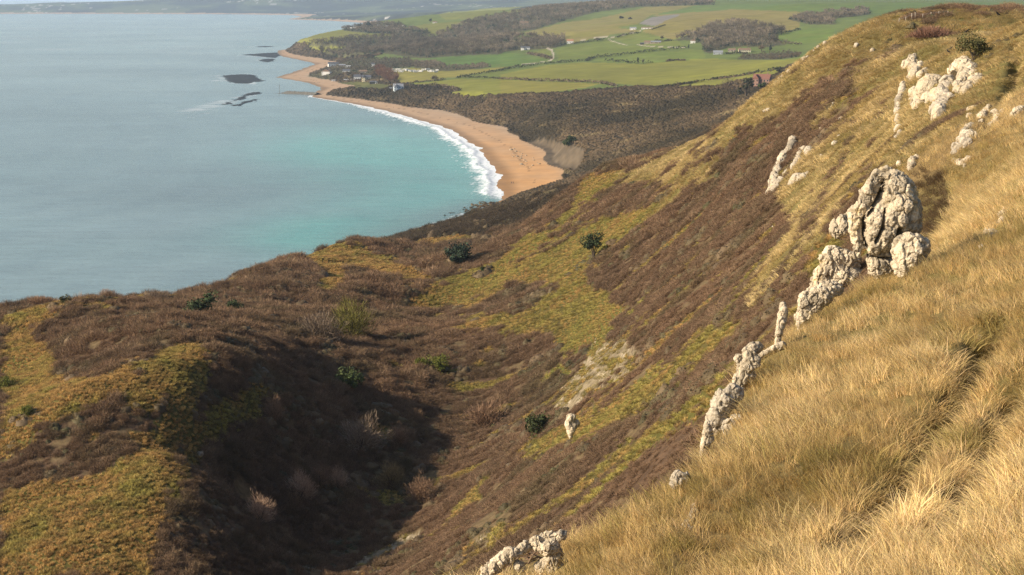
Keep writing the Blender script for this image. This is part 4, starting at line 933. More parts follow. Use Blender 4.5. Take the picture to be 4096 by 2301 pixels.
# ------------------------------------------------------------------ buildings
def flat_mat(name, c, sc=1.2, rough=.8, lo=.85, hi=1.1):
    q = NT(name); q.col(q.mix(1.0, tuple(c), q.ramp(q.noise(sc, 3, .6), (.3, (lo,)*3), (.7, (hi,)*3)), 'MULTIPLY')); q.b.inputs['Roughness'].default_value = rough; return q.m
MW = {'white': flat_mat('white render', (.72, .70, .66)), 'cream': flat_mat('cream render', (.70, .62, .44)), 'brick': flat_mat('brick', (.26, .16, .125)), 'grey': flat_mat('grey sheet', (.33, .35, .37)), 'dark': flat_mat('black boards', (.035, .037, .042)), 'blue': flat_mat('pale blue boards', (.52, .58, .62)), 'stone': flat_mat('stone', (.34, .29, .23)), 'tan': flat_mat('tan boards', (.30, .25, .18))}
MR = {'red': flat_mat('red tiles', (.20, .095, .07)), 'brown': flat_mat('brown tiles', (.22, .145, .095)), 'slate': flat_mat('slate', (.10, .105, .12)), 'grey': flat_mat('grey roof', (.24, .25, .27)), 'white': flat_mat('white roof', (.66, .66, .66)), 'rust': flat_mat('orange tiles', (.36, .19, .11))}
M_glass = NT('window glass').m; M_glass.node_tree.nodes['Principled BSDF'].inputs['Base Color'].default_value = (.03, .035, .045, 1); M_glass.node_tree.nodes['Principled BSDF'].inputs['Roughness'].default_value = .12
def mb(): return [[], []]
def box(m, x0, x1, y0, y1, z0, z1):
    o = len(m[0]); m[0] += [(x, y, z) for z in (z0, z1) for y in (y0, y1) for x in (x0, x1)]
    m[1] += [tuple(o+i for i in f) for f in ((0,2,3,1),(4,5,7,6),(0,1,5,4),(1,3,7,5),(3,2,6,7),(2,0,4,6))]
def put(name, m, mat, parent):
    me = bpy.data.meshes.new(name); me.from_pydata(m[0], [], m[1]); me.materials.append(mat); me.update(); return link(name, me, parent)
def gable(m, x0, x1, y0, y1, z, rh, ov=.35, axis='x'):
    o = len(m[0])
    if axis == 'x': m[0] += [(x0-ov, y0-ov, z), (x1+ov, y0-ov, z), (x1+ov, y1+ov, z), (x0-ov, y1+ov, z), (x0-ov, (y0+y1)/2, z+rh), (x1+ov, (y0+y1)/2, z+rh)]; f = ((0,1,5,4),(2,3,4,5),(1,2,5),(3,0,4),(3,2,1,0))
    else: m[0] += [(x0-ov, y0-ov, z), (x1+ov, y0-ov, z), (x1+ov, y1+ov, z), (x0-ov, y1+ov, z), ((x0+x1)/2, y0-ov, z+rh), ((x0+x1)/2, y1+ov, z+rh)]; f = ((1,2,5,4),(3,0,4,5),(0,1,4),(2,3,5),(3,2,1,0))
    m[1] += [tuple(o+i for i in q) for q in f]
HOUSES = []
def house(name, label, sx, sy, w, h, wall, roof, rot=0, depth=None, rh=None, storeys=1, nw=3, chim=1, axis='x', wing=False, flatr=False, lo=1400, hi=5600, cat='house'):
    x, y, z = hitd(sx, sy, lo, hi); k = y/F/DS/.98; W = w*k; H = h*k*.60; HOUSES.append((x, y, W)); D = depth or min(9, max(4.5, W*.6)); RH = rh if rh is not None else h*k*.40
    e = bpy.data.objects.new(name, None); COL.objects.link(e); e.location = (x, y, z-.2); e.rotation_euler = (0, 0, math.atan2(-x, y)+R(rot)); tag(e, label, cat)
    m = mb(); box(m, -W/2, W/2, 0, D, -.8, H)
    if wing: box(m, -W*.42, -W*.12, -2.5, 0, -.8, H)
    put('wall', m, MW[wall], e)
    m = mb()
    if flatr: box(m, -W/2-.2, W/2+.2, -.2, D+.2, H, H+max(.25, RH*.5))
    else: gable(m, -W/2, W/2, 0, D, H, RH, axis=axis)
    if wing: gable(m, -W*.42, -W*.12, -2.5, D*.5, H+.01, RH*.9, axis='y')
    r = put('roof', m, MR[roof], e)
    for c in range(chim):
        cx = W*(.32-.64*c); m = mb(); box(m, cx-.5, cx+.5, D/2-.45, D/2+.45, H+RH*.5, H+RH+1.2); put('chimney', m, MW['brick'], r)
    for s in range(storeys):
        for i in range(nw):
            if wing and -W*.45 < W*(-.4+.8*i/max(1, nw-1)) < -W*.08: yy = -2.5
            else: yy = 0
            wx = W*(-.4+.8*i/max(1, nw-1)); zz = H*(s+.36)/storeys; m = mb(); box(m, wx-.6, wx+.6, yy-.06, yy+.1, zz, zz+min(1.3, H/storeys*.45)); put('window', m, M_glass, e)
    m = mb(); box(m, W*.12-.5, W*.12+.5, -.08, .1, -.1, min(2.1, H*.8)); put('door', m, MW['dark'], e)
    return e
def H3(x, y, w, h): return (1257.8+x*.293, y*.293, w*.293, h*.293)
def H2(x, y, w, h): return (629+x*.2441, y*.2441, w*.2441, h*.2441)
house('house', 'red-roofed brick house with front gable, half hidden by the grassy peak', *H3(2240,738,140,100), 'brick', 'red', rot=-14, storeys=2, nw=5, wing=True, depth=9)
house('farmhouse', 'long cream farmhouse with brown roof under the farm wood', *H3(2102,452,100,38), 'cream', 'brown', rot=8, storeys=2, nw=6, chim=2)
house('farm_cottage', 'low stone cottage left of the cream farmhouse', *H3(1990,444,62,28), 'stone', 'brown', nw=3)
house('farm_shed', 'blue-grey metal shed roofs at the foot of the farm wood', *H3(1872,468,80,34), 'grey', 'grey', nw=2, chim=0, cat='shed')
house('farm_shed', 'open white shed at the foot of the quarry', *H3(1142,256,54,24), 'white', 'grey', nw=2, chim=0, cat='shed')
house('farm_shed', 'long low white shed right of the open shed below the quarry', *H3(1262,248,92,18), 'white', 'brown', nw=4, chim=0, cat='shed')
house('barn', 'brown-roofed barn in the fields beside the black barn', *H3(1272,378,66,28), 'stone', 'brown', nw=2, chim=0, cat='barn')
house('barn', 'long grey barn right of the brown-roofed barn', *H3(1338,374,84,24), 'tan', 'grey', nw=3, chim=0, cat='barn')
house('barn', 'black open barn at the end of the farm track', *H3(1225,382,42,18), 'dark', 'slate', nw=1, chim=0, cat='barn')
house('cottage', 'white gabled cottage in the left edge of the farm wood', *H3(1655,372,44,36), 'white', 'brown', axis='y', nw=2)
house('cottage', 'small cottage with steep orange roof beside the hedge', *H3(602,376,54,38), 'white', 'rust', nw=3)
house('house', 'white flat-fronted house below the lower wood', *H3(218,428,76,30), 'white', 'slate', nw=4, wing=True)
house('house', 'pale house high among the trees of the hill wood', *H3(205,212,72,28), 'stone', 'brown', nw=4, lo=3000)
house('house', 'large dark-roofed house topmost in the village', *H2(862,684,104,44), 'white', 'slate', nw=4, storeys=1, rot=10)
house('house', 'low grey-roofed house right of the topmost dark roof', *H2(950,688,64,28), 'stone', 'grey', nw=3)
house('house', 'white flat-roofed house in the upper village', *H2(1012,694,48,24), 'white', 'white', flatr=True, nw=3, chim=0)
house('house', 'white house with dark roof in the middle of the village', *H2(992,752,74,40), 'white', 'slate', nw=3)
house('house', 'white-gabled house with reddish roof nearest the coves', *H2(782,772,86,58), 'white', 'brown', axis='y', nw=2, storeys=2, rot=-15)
house('house', 'white cottage at the wooded right edge of the village', *H2(1270,686,34,40), 'white', 'slate', nw=2)
house('house', 'brown-roofed house half hidden by trees in mid village', *H2(1165,756,84,34), 'stone', 'brown', nw=3)
house('mobile_home', 'small white mobile home at the left end of the front row', *H2(860,838,42,20), 'white', 'white', flatr=True, nw=3, chim=0, cat='mobile home')
house('mobile_home', 'long white mobile home second in the front row', *H2(1007,834,78,22), 'white', 'white', flatr=True, nw=5, chim=0, cat='mobile home')
house('house', 'long dark-roofed house third in the front row', *H2(1106,828,72,60), 'white', 'slate', nw=4, chim=2)
house('house', 'white two-storey house at the right of the front row', *H2(1200,836,92,62), 'cream', 'slate', nw=4, storeys=2, wing=True)
house('boat_shed', 'dark shed below the two-storey white house', *H2(1268,864,66,32), 'dark', 'slate', nw=2, chim=0, cat='shed')
house('beach_hut', 'tiny white hut beside the dark shed', *H2(1300,862,24,28), 'white', 'grey', axis='y', nw=1, chim=0, cat='hut')
house('house', 'big pale blue house with grey roof standing alone above the beach', *H2(1532,936,98,74), 'blue', 'grey', nw=4, storeys=2, wing=True, rot=6, chim=2)
house('garage', 'small white garage left of the big pale blue house', *H2(1456,922,34,22), 'white', 'grey', nw=1, chim=0, cat='garage')
house('lookout_hut', 'small dark lookout hut on the headland skyline', *H2(817,322,24,14), 'dark', 'slate', nw=1, chim=0, lo=3500, cat='hut')
house('farm_building', 'low white building on the skyline beyond the headland', *H2(1904,238,44,18), 'white', 'brown', nw=2, chim=0, lo=3200, cat='barn')
for i, (qx, qy) in enumerate([(1045,296),(1075,292),(1325,270),(1412,278),(1580,270)]):
    house('chalet', 'tiny white chalet on the headland crest', *H2(qx, qy, 26, 14), 'white', 'white', nw=1, chim=0, lo=3500, cat='chalet')['group'] = 'white chalets on the headland crest'
# caravans: one built, the rest copied with their parts
def copy_tree(o, parent=None):
    c = o.copy(); COL.objects.link(c)
    if parent: c.parent = parent
    for ch in list(o.children): copy_tree(ch, c)
    return c
e = bpy.data.objects.new('caravan', None); COL.objects.link(e); tag(e, 'small white holiday caravan in the row behind the yellow field', 'caravan', 'white holiday caravans in a row')
bm = bmesh.new(); bmesh.ops.create_cube(bm, size=1); bmesh.ops.scale(bm, vec=(7.5, 2.8, 2.5), verts=bm.verts); bmesh.ops.translate(bm, vec=(0, 0, 1.7), verts=bm.verts); bmesh.ops.bevel(bm, geom=bm.edges[:], offset=.3, segments=2, affect='EDGES')
me = bpy.data.meshes.new('body'); bm.to_mesh(me); bm.free(); me.materials.append(MW['white']); link('body', me, e)
m = mb(); [box(m, xx-.8, xx+.8, -1.46, -1.3, 1.7, 2.5) for xx in (-2.4, 0, 2.4)]; put('window', m, M_glass, e)
m = mb(); [box(m, xx-.35, xx+.35, -1.3, 1.3, 0, .5) for xx in (-1, 1)]; put('wheel', m, MW['dark'], e)
g = np.random.default_rng(600); spots = []
for i in range(26):
    qx = 1440+i*19.5+g.normal(0, 4); qy = 748-g.uniform(0, 26)
    spots.append((629+qx*.2441, qy*.2441))
for i, (a, b) in enumerate(spots):
    c = e if i == 0 else copy_tree(e); x, y, z = hitd(a, b, 2000, 3400); c.location = (x, y, z); c.rotation_euler = (0, 0, g.uniform(-.6, .6)); s = g.uniform(.75, 1.1); c.scale = (s, s, s)
# ------------------------------------------------------------------ shore: ledges, groyne, post, fallen boulders
M_ledge = flat_mat('weedy rock', (.030, .032, .030), .25, .7, .5, 1.6); M_gro = flat_mat('groyne stone', (.13, .12, .10), .5, .9, .5, 1.5); M_boul = flat_mat('fallen stone', (.33, .27, .19), 1.0, .9, .6, 1.2)
for i, (lb, pl) in enumerate(zip(['broad dark seaweed-covered rock ledge nearest the sandy point', 'long slanting dark rock ledge broken by foam', 'thin dark rock spit just below the slanting ledge', 'dark rock shelf joined to the headland beach', 'small dark ledge between headland shelf and cove', 'thin dark reef line beyond the headland tip'], LEDGE)):
    wp = np.array([W0(a/DS, b/DS) for a, b in pl]); x0, y0 = wp.min(0)-6; x1, y1 = wp.max(0)+6
    nx_ = int(np.clip((x1-x0)/2.2, 20, 130)); ny_ = int(np.clip((y1-y0)/3.5, 20, 130)); X, Y = np.meshgrid(np.linspace(x0, x1, nx_), np.linspace(y0, y1, ny_)); d, _ = polydist(X.ravel(), Y.ravel(), list(map(tuple, wp))+[tuple(wp[0])])
    ins = inpoly(X.ravel(), Y.ravel(), list(map(tuple, wp))); sd_ = np.where(ins, d, -d)+fbm(X.ravel()/16, Y.ravel()/28, 411+i, 3)*9
    Zl = np.clip(sd_*.10, -1.2, .55)+1.0*fbm(X.ravel()/5, Y.ravel()/11, 421+i, 4)*(sd_ > -6)
    ix = np.arange(nx_*ny_).reshape(ny_, nx_); Fq = np.stack([ix[:-1, :-1], ix[:-1, 1:], ix[1:, 1:], ix[1:, :-1]], -1).reshape(-1, 4); Fq = Fq[(Zl[Fq] > -.9).any(1)]
    u, inv = np.unique(Fq, return_inverse=True); org = np.array((wp[:, 0].mean(), wp[:, 1].mean(), 0)); V = np.c_[X.ravel(), Y.ravel(), Zl][u]-org
    o = link('rock_ledge', rawmesh('rock_ledge', V, inv.reshape(-1, 4), (M_ledge,), False)); o.location = org; tag(o, lb, 'rock ledge')
a = np.array(W0(709/DS, 234/DS)); b = np.array(W0(800/DS, 239/DS)); L_ = np.linalg.norm(b-a); d_ = (b-a)/L_; nrm = np.array((-d_[1], d_[0]))
nx_, ny_ = 120, 26; U, Vv = np.meshgrid(np.linspace(0, L_, nx_), np.linspace(-14, 14, ny_)); X = a[0]+d_[0]*U+nrm[0]*Vv; Y = a[1]+d_[1]*U+nrm[1]*Vv
Zg = 3.6*(1-np.abs(Vv)/9.0)*sst(-2, 14, U)+1.3*np.abs(pn(X/2.6, Y/2.6, 431))+.4*pn(X/1.2, Y/1.2, 433)-.4; ix = np.arange(nx_*ny_).reshape(ny_, nx_); Fq = np.stack([ix[:-1, :-1], ix[:-1, 1:], ix[1:, 1:], ix[1:, :-1]], -1).reshape(-1, 4)
org = np.array(((a+b)[0]/2, (a+b)[1]/2, 0)); o = link('rock_groyne', rawmesh('rock_groyne', np.c_[X.ravel(), Y.ravel(), Zg.ravel()]-org, Fq, (M_gro,), False)); o.location = org; tag(o, 'dark rubble-stone groyne running out from the village beach', 'groyne')
def tube(m, p, q, r0, r1, n=6):
    p = Vector(p); q = Vector(q); d = (q-p).normalized(); a = d.orthogonal().normalized(); b = d.cross(a); o = len(m[0])
    for c, r in ((p, r0), (q, r1)):
        for k in range(n): t = 2*math.pi*k/n; m[0].append(tuple(c+a*(r*math.cos(t))+b*(r*math.sin(t))))
    for k in range(n): m[1].append((o+k, o+(k+1) % n, o+n+(k+1) % n, o+n+k))
    m[1].append(tuple(o+k for k in range(n))[::-1]); m[1].append(tuple(o+n+k for k in range(n)))
x, y = W0(703/DS, 234/DS); m = mb(); tube(m, (0, 0, -2), (0, 0, 11), .35, .25); tube(m, (0, 0, 11), (0, 0, 12.2), .7, .5); o = put('marker_post', m, M_gro, None); o.location = (x, y, 0); tag(o, 'slim marker post standing in the water off the groyne', 'post')
protos = []
for s in range(3):
    V = IV*np.array((1, .85, .7))*(1+.35*pn3(IV[:, 0]*1.3+s*5, IV[:, 1]*1.3, IV[:, 2]*1.3)[:, None]); protos.append(rawmesh('boulder', V, IF, (M_boul,), False))
g = np.random.default_rng(610)
for i in range(26):
    t = g.uniform(); sx_ = 1282+70*t+g.normal(0, 10); sy_ = 378+44*t+g.normal(0, 6)-8*(i % 3 == 0)
    x, y, z = hitd(sx_, sy_, 900, 2000); o = link('boulder', protos[i % 3]); s = g.uniform(.5, 1.5)*(1.4 if i % 7 == 0 else 1); o.scale = (s, s, s*.8); o.location = (x, y, z+.15*s); o.rotation_euler = (0, 0, g.uniform(0, 6.28))
    tag(o, 'brown boulder fallen from the clay cliff onto the sand', 'boulder', 'fallen boulders at the back of the beach')
# ------------------------------------------------------------------ fence on the grassy peak
x0, y0, z0 = hitd(2262, 58, 150, 420); e = bpy.data.objects.new('post_fence', None); COL.objects.link(e); e.location = (x0, y0, z0); tag(e, 'short run of grey wooden fence posts behind the grassy peak', 'fence')
M_wood = flat_mat('grey wood', (.34, .29, .23), 3)
tops = []
for i, (dx, hh) in enumerate([(0, 1.1), (1.4, 1.0), (2.7, 1.5), (3.5, 1.6), (5.2, 1.0), (7.0, .95), (8.8, .95), (10.8, .9)]):
    xx, yy = x0+dx*1.05, y0+dx*.25; zz = float(height(np.array([xx]), np.array([yy]))[0]); m = mb(); tube(m, (xx-x0, yy-y0, zz-z0-.4), (xx-x0+.03*(i % 3), yy-y0, zz-z0+hh), .12, .10); put('post', m, M_wood, e); tops.append((xx-x0, yy-y0, zz-z0+hh*.8))
m = mb(); [tube(m, p, q, .02, .02, 4) for p, q in zip(tops[:-1], tops[1:])]; put('wire', m, MW['grey'], e)
# ------------------------------------------------------------------ skinned figures
def skinned(name, verts, edges, radii, mats, sub=1, cuts=None):
    me = bpy.data.meshes.new(name); me.from_pydata(verts, edges, []); o = bpy.data.objects.new(name, me); COL.objects.link(o)
    o.modifiers.new('s', 'SKIN'); o.modifiers.new('u', 'SUBSURF').levels = sub
    for v, r in zip(me.skin_vertices[0].data, radii): v.radius = (r, r) if not isinstance(r, tuple) else r
    me.skin_vertices[0].data[0].use_root = True
    dg = bpy.context.evaluated_depsgraph_get(); nm = bpy.data.meshes.new_from_object(o.evaluated_get(dg)); bpy.data.objects.remove(o); nm.name = name
    nm.materials.clear()
    for q in mats: nm.materials.append(q)
    for p in nm.polygons:
        p.use_smooth = True
        if cuts: p.material_index = sum(p.center.z > c for c in cuts)
    return nm
PV = [(0,0,.95),(0,0,1.15),(0,0,1.38),(0,0,1.50),(0,.01,1.60),(0,.02,1.70),(.17,0,1.38),(.24,.02,1.12),(.22,.10,.90),(-.17,0,1.38),(-.25,-.02,1.12),(-.23,.06,.90),(.09,0,.90),(.10,.06,.50),(.10,.03,.08),(.10,.16,.05),(-.09,0,.90),(-.10,-.05,.50),(-.10,-.14,.08),(-.10,-.02,.05)]
PE = [(0,1),(1,2),(2,3),(3,4),(4,5),(2,6),(6,7),(7,8),(2,9),(9,10),(10,11),(0,12),(12,13),(13,14),(14,15),(0,16),(16,17),(17,18),(18,19)]
PR = [.14,.15,.16,.06,.10,.085,.065,.05,.04,.065,.05,.04,.095,.065,.05,.045,.095,.065,.05,.045]
M_skin = flat_mat('skin', (.45, .28, .2)); CL = [flat_mat('dark cloth', (.025, .028, .04)), flat_mat('navy cloth', (.03, .04, .075)), flat_mat('red cloth', (.22, .04, .035)), flat_mat('brown cloth', (.09, .06, .04))]
bodies = [skinned('person', PV, PE, PR, (CL[0], CL[j], M_skin), cuts=(.93, 1.50)) for j in range(4)]
hv, hf = IV.copy(), IF; hair_me = rawmesh('hair', hv*np.array((.105, .115, .095))+np.array((0, -.02, 1.69)), hf, (flat_mat('dark hair', (.03, .02, .015)),))
PEOPLE = [(1287,462,0,'walker in dark clothes, left of a pair on the orange sand'),(1291,462,1,'walker in dark clothes, right of a pair on the orange sand'),
 (975.2,275,0,'left one of three walkers in a row on the middle beach'),(977.6,275,3,'middle one of three walkers in a row on the middle beach'),(980,275,1,'right one of three walkers in a row on the middle beach'),(990,272.5,0,'lone walker near the back of the middle beach'),
 (791,209,0,'person standing apart at the cove by the village'),(799.4,208,1,'first of a small group on the cove below the village'),(802,209.5,0,'second of a small group on the cove below the village'),(804.6,209,2,'third of a small group on the cove below the village'),
 (735.4,205,0,'person at the water edge of the sandy point'),(700.5,198,1,'person at the very tip of the sandy point'),(722.7,153,0,'person on the far cove under the headland')]
g = np.random.default_rng(620)
for sx_, sy_, j, lb in PEOPLE:
    x, y, z = hitd(sx_, sy_, 800, 4600); o = link('person', bodies[j]); o.location = (x, y, z); o.rotation_euler = (0, 0, g.uniform(0, 6.28)); s = g.uniform(.97, 1.08); o.scale = (s, s, s); tag(o, lb, 'person', 'people walking on the beach'); h = link('hair', hair_me, o)
BV = [(0,0,.22),(0,.10,.27),(0,.17,.34),(0,.22,.40),(0,.30,.385),(0,-.12,.15),(0,-.30,.06),(.045,.02,.10),(.045,.03,0),(-.045,.02,.10),(-.045,.03,0),(.09,-.02,.22),(.075,-.22,.13),(-.09,-.02,.22),(-.075,-.22,.13)]
BE = [(0,1),(1,2),(2,3),(3,4),(0,5),(5,6),(0,7),(7,8),(0,9),(9,10),(0,11),(11,12),(0,13),(13,14)]
BR = [.085,.085,.055,.055,.014,.05,.02,.018,.012,.018,.012,.03,.012,.03,.012]
M_crow = flat_mat('black feathers', (.012, .012, .014), 4, .5); crow = skinned('crow', BV, BE, BR, (M_crow,))
for i, (zx, zy, rz, s, lb) in enumerate([(2257,143,1.9,1.25,'black crow perched on the skyline at the top right'),(1997,284,-1.2,1.15,'black crow perched above the big dark gorse bush'),(1845,456,.4,1.1,'black crow on the rocks, lower of two close together'),(1862,428,-2.0,1.0,'black crow on the rocks, upper of two close together')]):
    x, y, z = hitd(1823.8+zx*.3043, zy*.3043, 90, 500); o = link('crow', crow); o.location = (x, y, z+.25); o.rotation_euler = (0, 0, rz); k = s*y/190; o.scale = (k, k, k); tag(o, lb, 'bird')
# bare roots over the bottom crag
x, y, z = hits([1400/DS], [1385/DS], 12, 700, 900)[0]; g = np.random.default_rng(630); m = mb()
for i in range(26):
    a = np.array(P((1290+g.uniform(0, 90))/DS, (1392+g.uniform(0, 30))/DS, y-.9)); d = np.array((g.normal(-.2, .5), g.normal(-.2, .3), g.normal(-.1, .35))); 
    for k in range(3):
        b = a+d*g.uniform(.25, .45); tube(m, a, b, .030-.008*k, .022-.008*k, 5); a = b; d = d+g.normal(0, .35, 3)
o = put('dead_shrub', m, flat_mat('dead wood', (.20, .135, .085), 3), None); tag(o, 'tangle of bare dead stems hanging over the bottom crag', 'dead shrub')
# ------------------------------------------------------------------ vegetation too dense to count: instanced tufts and shrubs
PROTO = bpy.data.collections.new('plant stock')       # not linked to the scene
def plant_mat(name, rough=.8, transl=.25, lo=.7, hi=1.3):
    q = NT(name); ic = attr(q, 'icol', 'INSTANCER').outputs['Color']; bv = attr(q, 'bv').outputs['Color']
    c = q.mix(1.0, ic, bv, 'MULTIPLY'); q.col(c); q.b.inputs['Roughness'].default_value = rough; q.b.inputs['Specular IOR Level'].default_value = .15
    if transl:
        tr = q.n('ShaderNodeBsdfTranslucent'); q.l(c, tr.inputs['Color']); mx = q.n('ShaderNodeMixShader'); mx.inputs[0].default_value = transl
        q.l(q.b.outputs[0], mx.inputs[1]); q.l(tr.outputs[0], mx.inputs[2])
        o = [x for x in q.t.nodes if x.type == 'OUTPUT_MATERIAL'][0]; q.l(mx.outputs[0], o.inputs['Surface'])
    return q.m
M_blade = plant_mat('grass blades', .7, .4); M_twig = plant_mat('bare twigs', .9, 0); M_leaf = plant_mat('small leaves', .6, .15)
def stock(name, V, Fq, mat, bv):
    me = rawmesh(name, V, Fq, (mat,), False, {'bv': ('FLOAT_COLOR', bv)})
    o = bpy.data.objects.new(name, me); return o
def blades(n, rad, hmin, hmax, w, lean, spread, seed, seg=3, tint=.3, radial=False):
    g = np.random.default_rng(seed); V = []; Fq = []; B = []
    for i in range(n):
        a = g.uniform(0, 2*math.pi); d = rad*math.sqrt(g.uniform()); bx, by = d*math.cos(a), d*math.sin(a)
        h = g.uniform(hmin, hmax)
        if radial: dirx, diry = math.cos(a), math.sin(a); ln = lean*(.4+.9*d/rad)
        else:
            t = g.normal(0, spread); dirx, diry = math.cos(t), math.sin(t); ln = lean*g.uniform(.6, 1.3)
        sxn, syn = -diry, dirx; ww = w*g.uniform(.6, 1.3); b0 = len(V)
        tw = g.uniform(-.9, .9); sxn, syn = sxn*math.cos(tw)+dirx*math.sin(tw), syn*math.cos(tw)+diry*math.sin(tw)
        c = np.array((1, 1, 1))*g.uniform(1-tint, 1+tint); c = c*np.array((1, g.uniform(.94, 1.06), g.uniform(.85, 1.1)))
        for k in range(seg+1):
            f = k/seg; out = ln*h*f**1.6; zz = h*(f-.42*lean*f*f*min(1.6, 1)); wk = ww*(1-f*.85)*.5
            V += [(bx+dirx*out-sxn*wk, by+diry*out-syn*wk, zz), (bx+dirx*out+sxn*wk, by+diry*out+syn*wk, zz)]; B += [c, c]
            if k < seg: j = b0+2*k; Fq.append((j, j+1, j+3, j+2))
    return np.array(V), np.array(Fq), np.clip(np.array(B), .2, 2)
def lumpdome(n_u, n_v, seed, h=.8, amp=.25):
    g = np.random.default_rng(seed); V = []; Fq = []; o = g.uniform(0, 50)
    for j in range(n_v+1):
        ph = (j/n_v)*math.pi*.5
        for i in range(n_u):
            th = 2*math.pi*i/n_u; r = math.cos(ph); x, y, z = r*math.cos(th), r*math.sin(th), math.sin(ph)
            k = 1+amp*float(pn3(np.array(x*1.7+o), np.array(y*1.7), np.array(z*1.7+o)))*1.6
            V.append((x*k, y*k, z*k*h-.05))
    for j in range(n_v):
        for i in range(n_u): Fq.append((j*n_u+i, j*n_u+(i+1) % n_u, (j+1)*n_u+(i+1) % n_u, (j+1)*n_u+i))
    return np.array(V), np.array(Fq)
def slivers(n, seed, h=.8, l0=.25, l1=.5, w=.02, inner=.55, up=.5, tint=.35, amp=.25):
    """thin twigs growing outward through a lumpy dome"""
    g = np.random.default_rng(seed); V = []; Fq = []; B = []; o = g.uniform(0, 50)
    for i in range(n):
        th = g.uniform(0, 2*math.pi); sz_ = g.uniform(0, 1); r = math.sqrt(1-sz_*sz_); dx, dy, dz = r*math.cos(th), r*math.sin(th), sz_
        k = 1+amp*float(pn3(np.array(dx*1.7+o), np.array(dy*1.7), np.array(dz*1.7+o)))*1.6
        q0 = g.uniform(inner, 1.0)*k; L = g.uniform(l0, l1)
        p = np.array((dx*q0, dy*q0, dz*q0*h))
        d = np.array((dx, dy, dz+up))+g.normal(0, .55, 3); d /= np.linalg.norm(d)
        s = np.cross(d, g.normal(0, 1, 3)); s /= np.linalg.norm(s)+1e-9; ww = w*g.uniform(.6, 1.5); b0 = len(V)
        V += [p-s*ww-d*L*.5, p+s*ww-d*L*.5, p+s*ww*.3+d*L*.5, p-s*ww*.3+d*L*.5]; Fq.append((b0, b0+1, b0+2, b0+3))
        c = np.array((1, g.uniform(.92, 1.08), g.uniform(.9, 1.1)))*g.uniform(1-tint, 1+tint); B += [c]*4
    return np.array(V), np.array(Fq), np.clip(np.array(B), .1, 2.5)
def leaves(n, seed, h=.8, size=.2, inner=.7, tint=.4, amp=.3):
    g = np.random.default_rng(seed); V = []; Fq = []; B = []; o = g.uniform(0, 50)
    for i in range(n):
        th = g.uniform(0, 2*math.pi); sz_ = g.uniform(-.1, 1); r = math.sqrt(1-min(1, sz_*sz_)); d = np.array((r*math.cos(th), r*math.sin(th), sz_))
        k = 1+amp*float(pn3(np.array(d[0]*1.7+o), np.array(d[1]*1.7), np.array(d[2]*1.7+o)))*1.6
        p = d*np.array((1, 1, h))*g.uniform(inner, 1.05)*k
        nn = d+g.normal(0, .6, 3); nn /= np.linalg.norm(nn); a = np.cross(nn, g.normal(0, 1, 3)); a /= np.linalg.norm(a); b = np.cross(nn, a); s = size*g.uniform(.6, 1.3); b0 = len(V)
        V += [p-a*s*.5, p-b*s*.35, p+a*s*.5, p+b*s*.35]; Fq.append((b0, b0+1, b0+2, b0+3))
        c = np.array((g.uniform(.9, 1.1), 1, g.uniform(.8, 1.1)))*g.uniform(1-tint, 1+tint); B += [c]*4
    return np.array(V), np.array(Fq), np.clip(np.array(B), .1, 2.5)
def join(*parts):
    V = []; Fq = []; B = []; n = 0
    for v, f, b in parts: V.append(v); Fq.append(np.asarray(f)+n); B.append(b); n += len(v)
    return np.concatenate(V), np.concatenate(Fq), np.concatenate(B)
def domepart(*a, c=.6, **k):
    v, f = lumpdome(*a, **k); return v, f, np.full((len(v), 3), c)
def baretree(seed, tw=170, wid=.012, wide=.32):
    """unit-high winter tree: tapered trunk, limbs, and a spray of twigs"""
    g = np.random.default_rng(seed); V = []; Fq = []; B = []
    def limb(p, q, r0, r1, n=4):
        p = np.array(p); q = np.array(q); d = q-p; d = d/np.linalg.norm(d); a = np.cross(d, (.3, .9, .2)); a /= np.linalg.norm(a); b = np.cross(d, a); o = len(V)
        for (c, r) in ((p, r0), (q, r1)):
            for k in range(n): t = 2*math.pi*k/n; V.append(c+a*r*math.cos(t)+b*r*math.sin(t)); B.append((1, 1, 1))
        for k in range(n): Fq.append((o+k, o+(k+1) % n, o+n+(k+1) % n, o+n+k))
    hgt = g.uniform(.3, .42); limb((0, 0, -.02), (0, 0, hgt), .022, .015)
    ends = []
    for i in range(9):
        t = g.uniform(0, 6.28); e = np.array((wide*g.uniform(.35, .95)*math.cos(t), wide*g.uniform(.35, .95)*math.sin(t), g.uniform(.5, .86)))
        s = np.array((0, 0, hgt*g.uniform(.6, 1))); limb(s, e, .011, .005, 3); ends.append((s, e))
    for i in range(tw):
        s, e = ends[g.integers(len(ends))]; f = g.uniform(.35, 1.1); p = s+(e-s)*f; d = (e-s)/np.linalg.norm(e-s)+g.normal(0, .6, 3)+np.array((0, 0, .35)); d /= np.linalg.norm(d); L = g.uniform(.1, .24)
        sd_ = np.cross(d, g.normal(0, 1, 3)); sd_ /= np.linalg.norm(sd_); w_ = wid*g.uniform(.5, 1.3); o = len(V)
        V += [p-sd_*w_*.6, p+sd_*w_*.6, p+d*L+sd_*w_*.4, p+d*L-sd_*w_*.4]; Fq.append((o, o+1, o+2, o+3)); c = g.uniform(.75, 1.3); B += [(c, c, c)]*4
    return np.array(V), np.array(Fq), np.array(B)
def stocklist(kind, items, mat):
    c = bpy.data.collections.new(kind)
    for i, it in enumerate(items): c.objects.link(stock('%s%02d' % (kind, i), it[0], it[1], mat, it[2]))
    return c
ST_grass = stocklist('blade', [blades(26, .28, .26, .78, .019, .62, .75, 100+i, tint=.4) for i in range(4)], M_blade)
ST_straw = stocklist('straw', [blades(34, .42, .25, .6, .036, .8, .6, 120+i) for i in range(3)], M_blade)
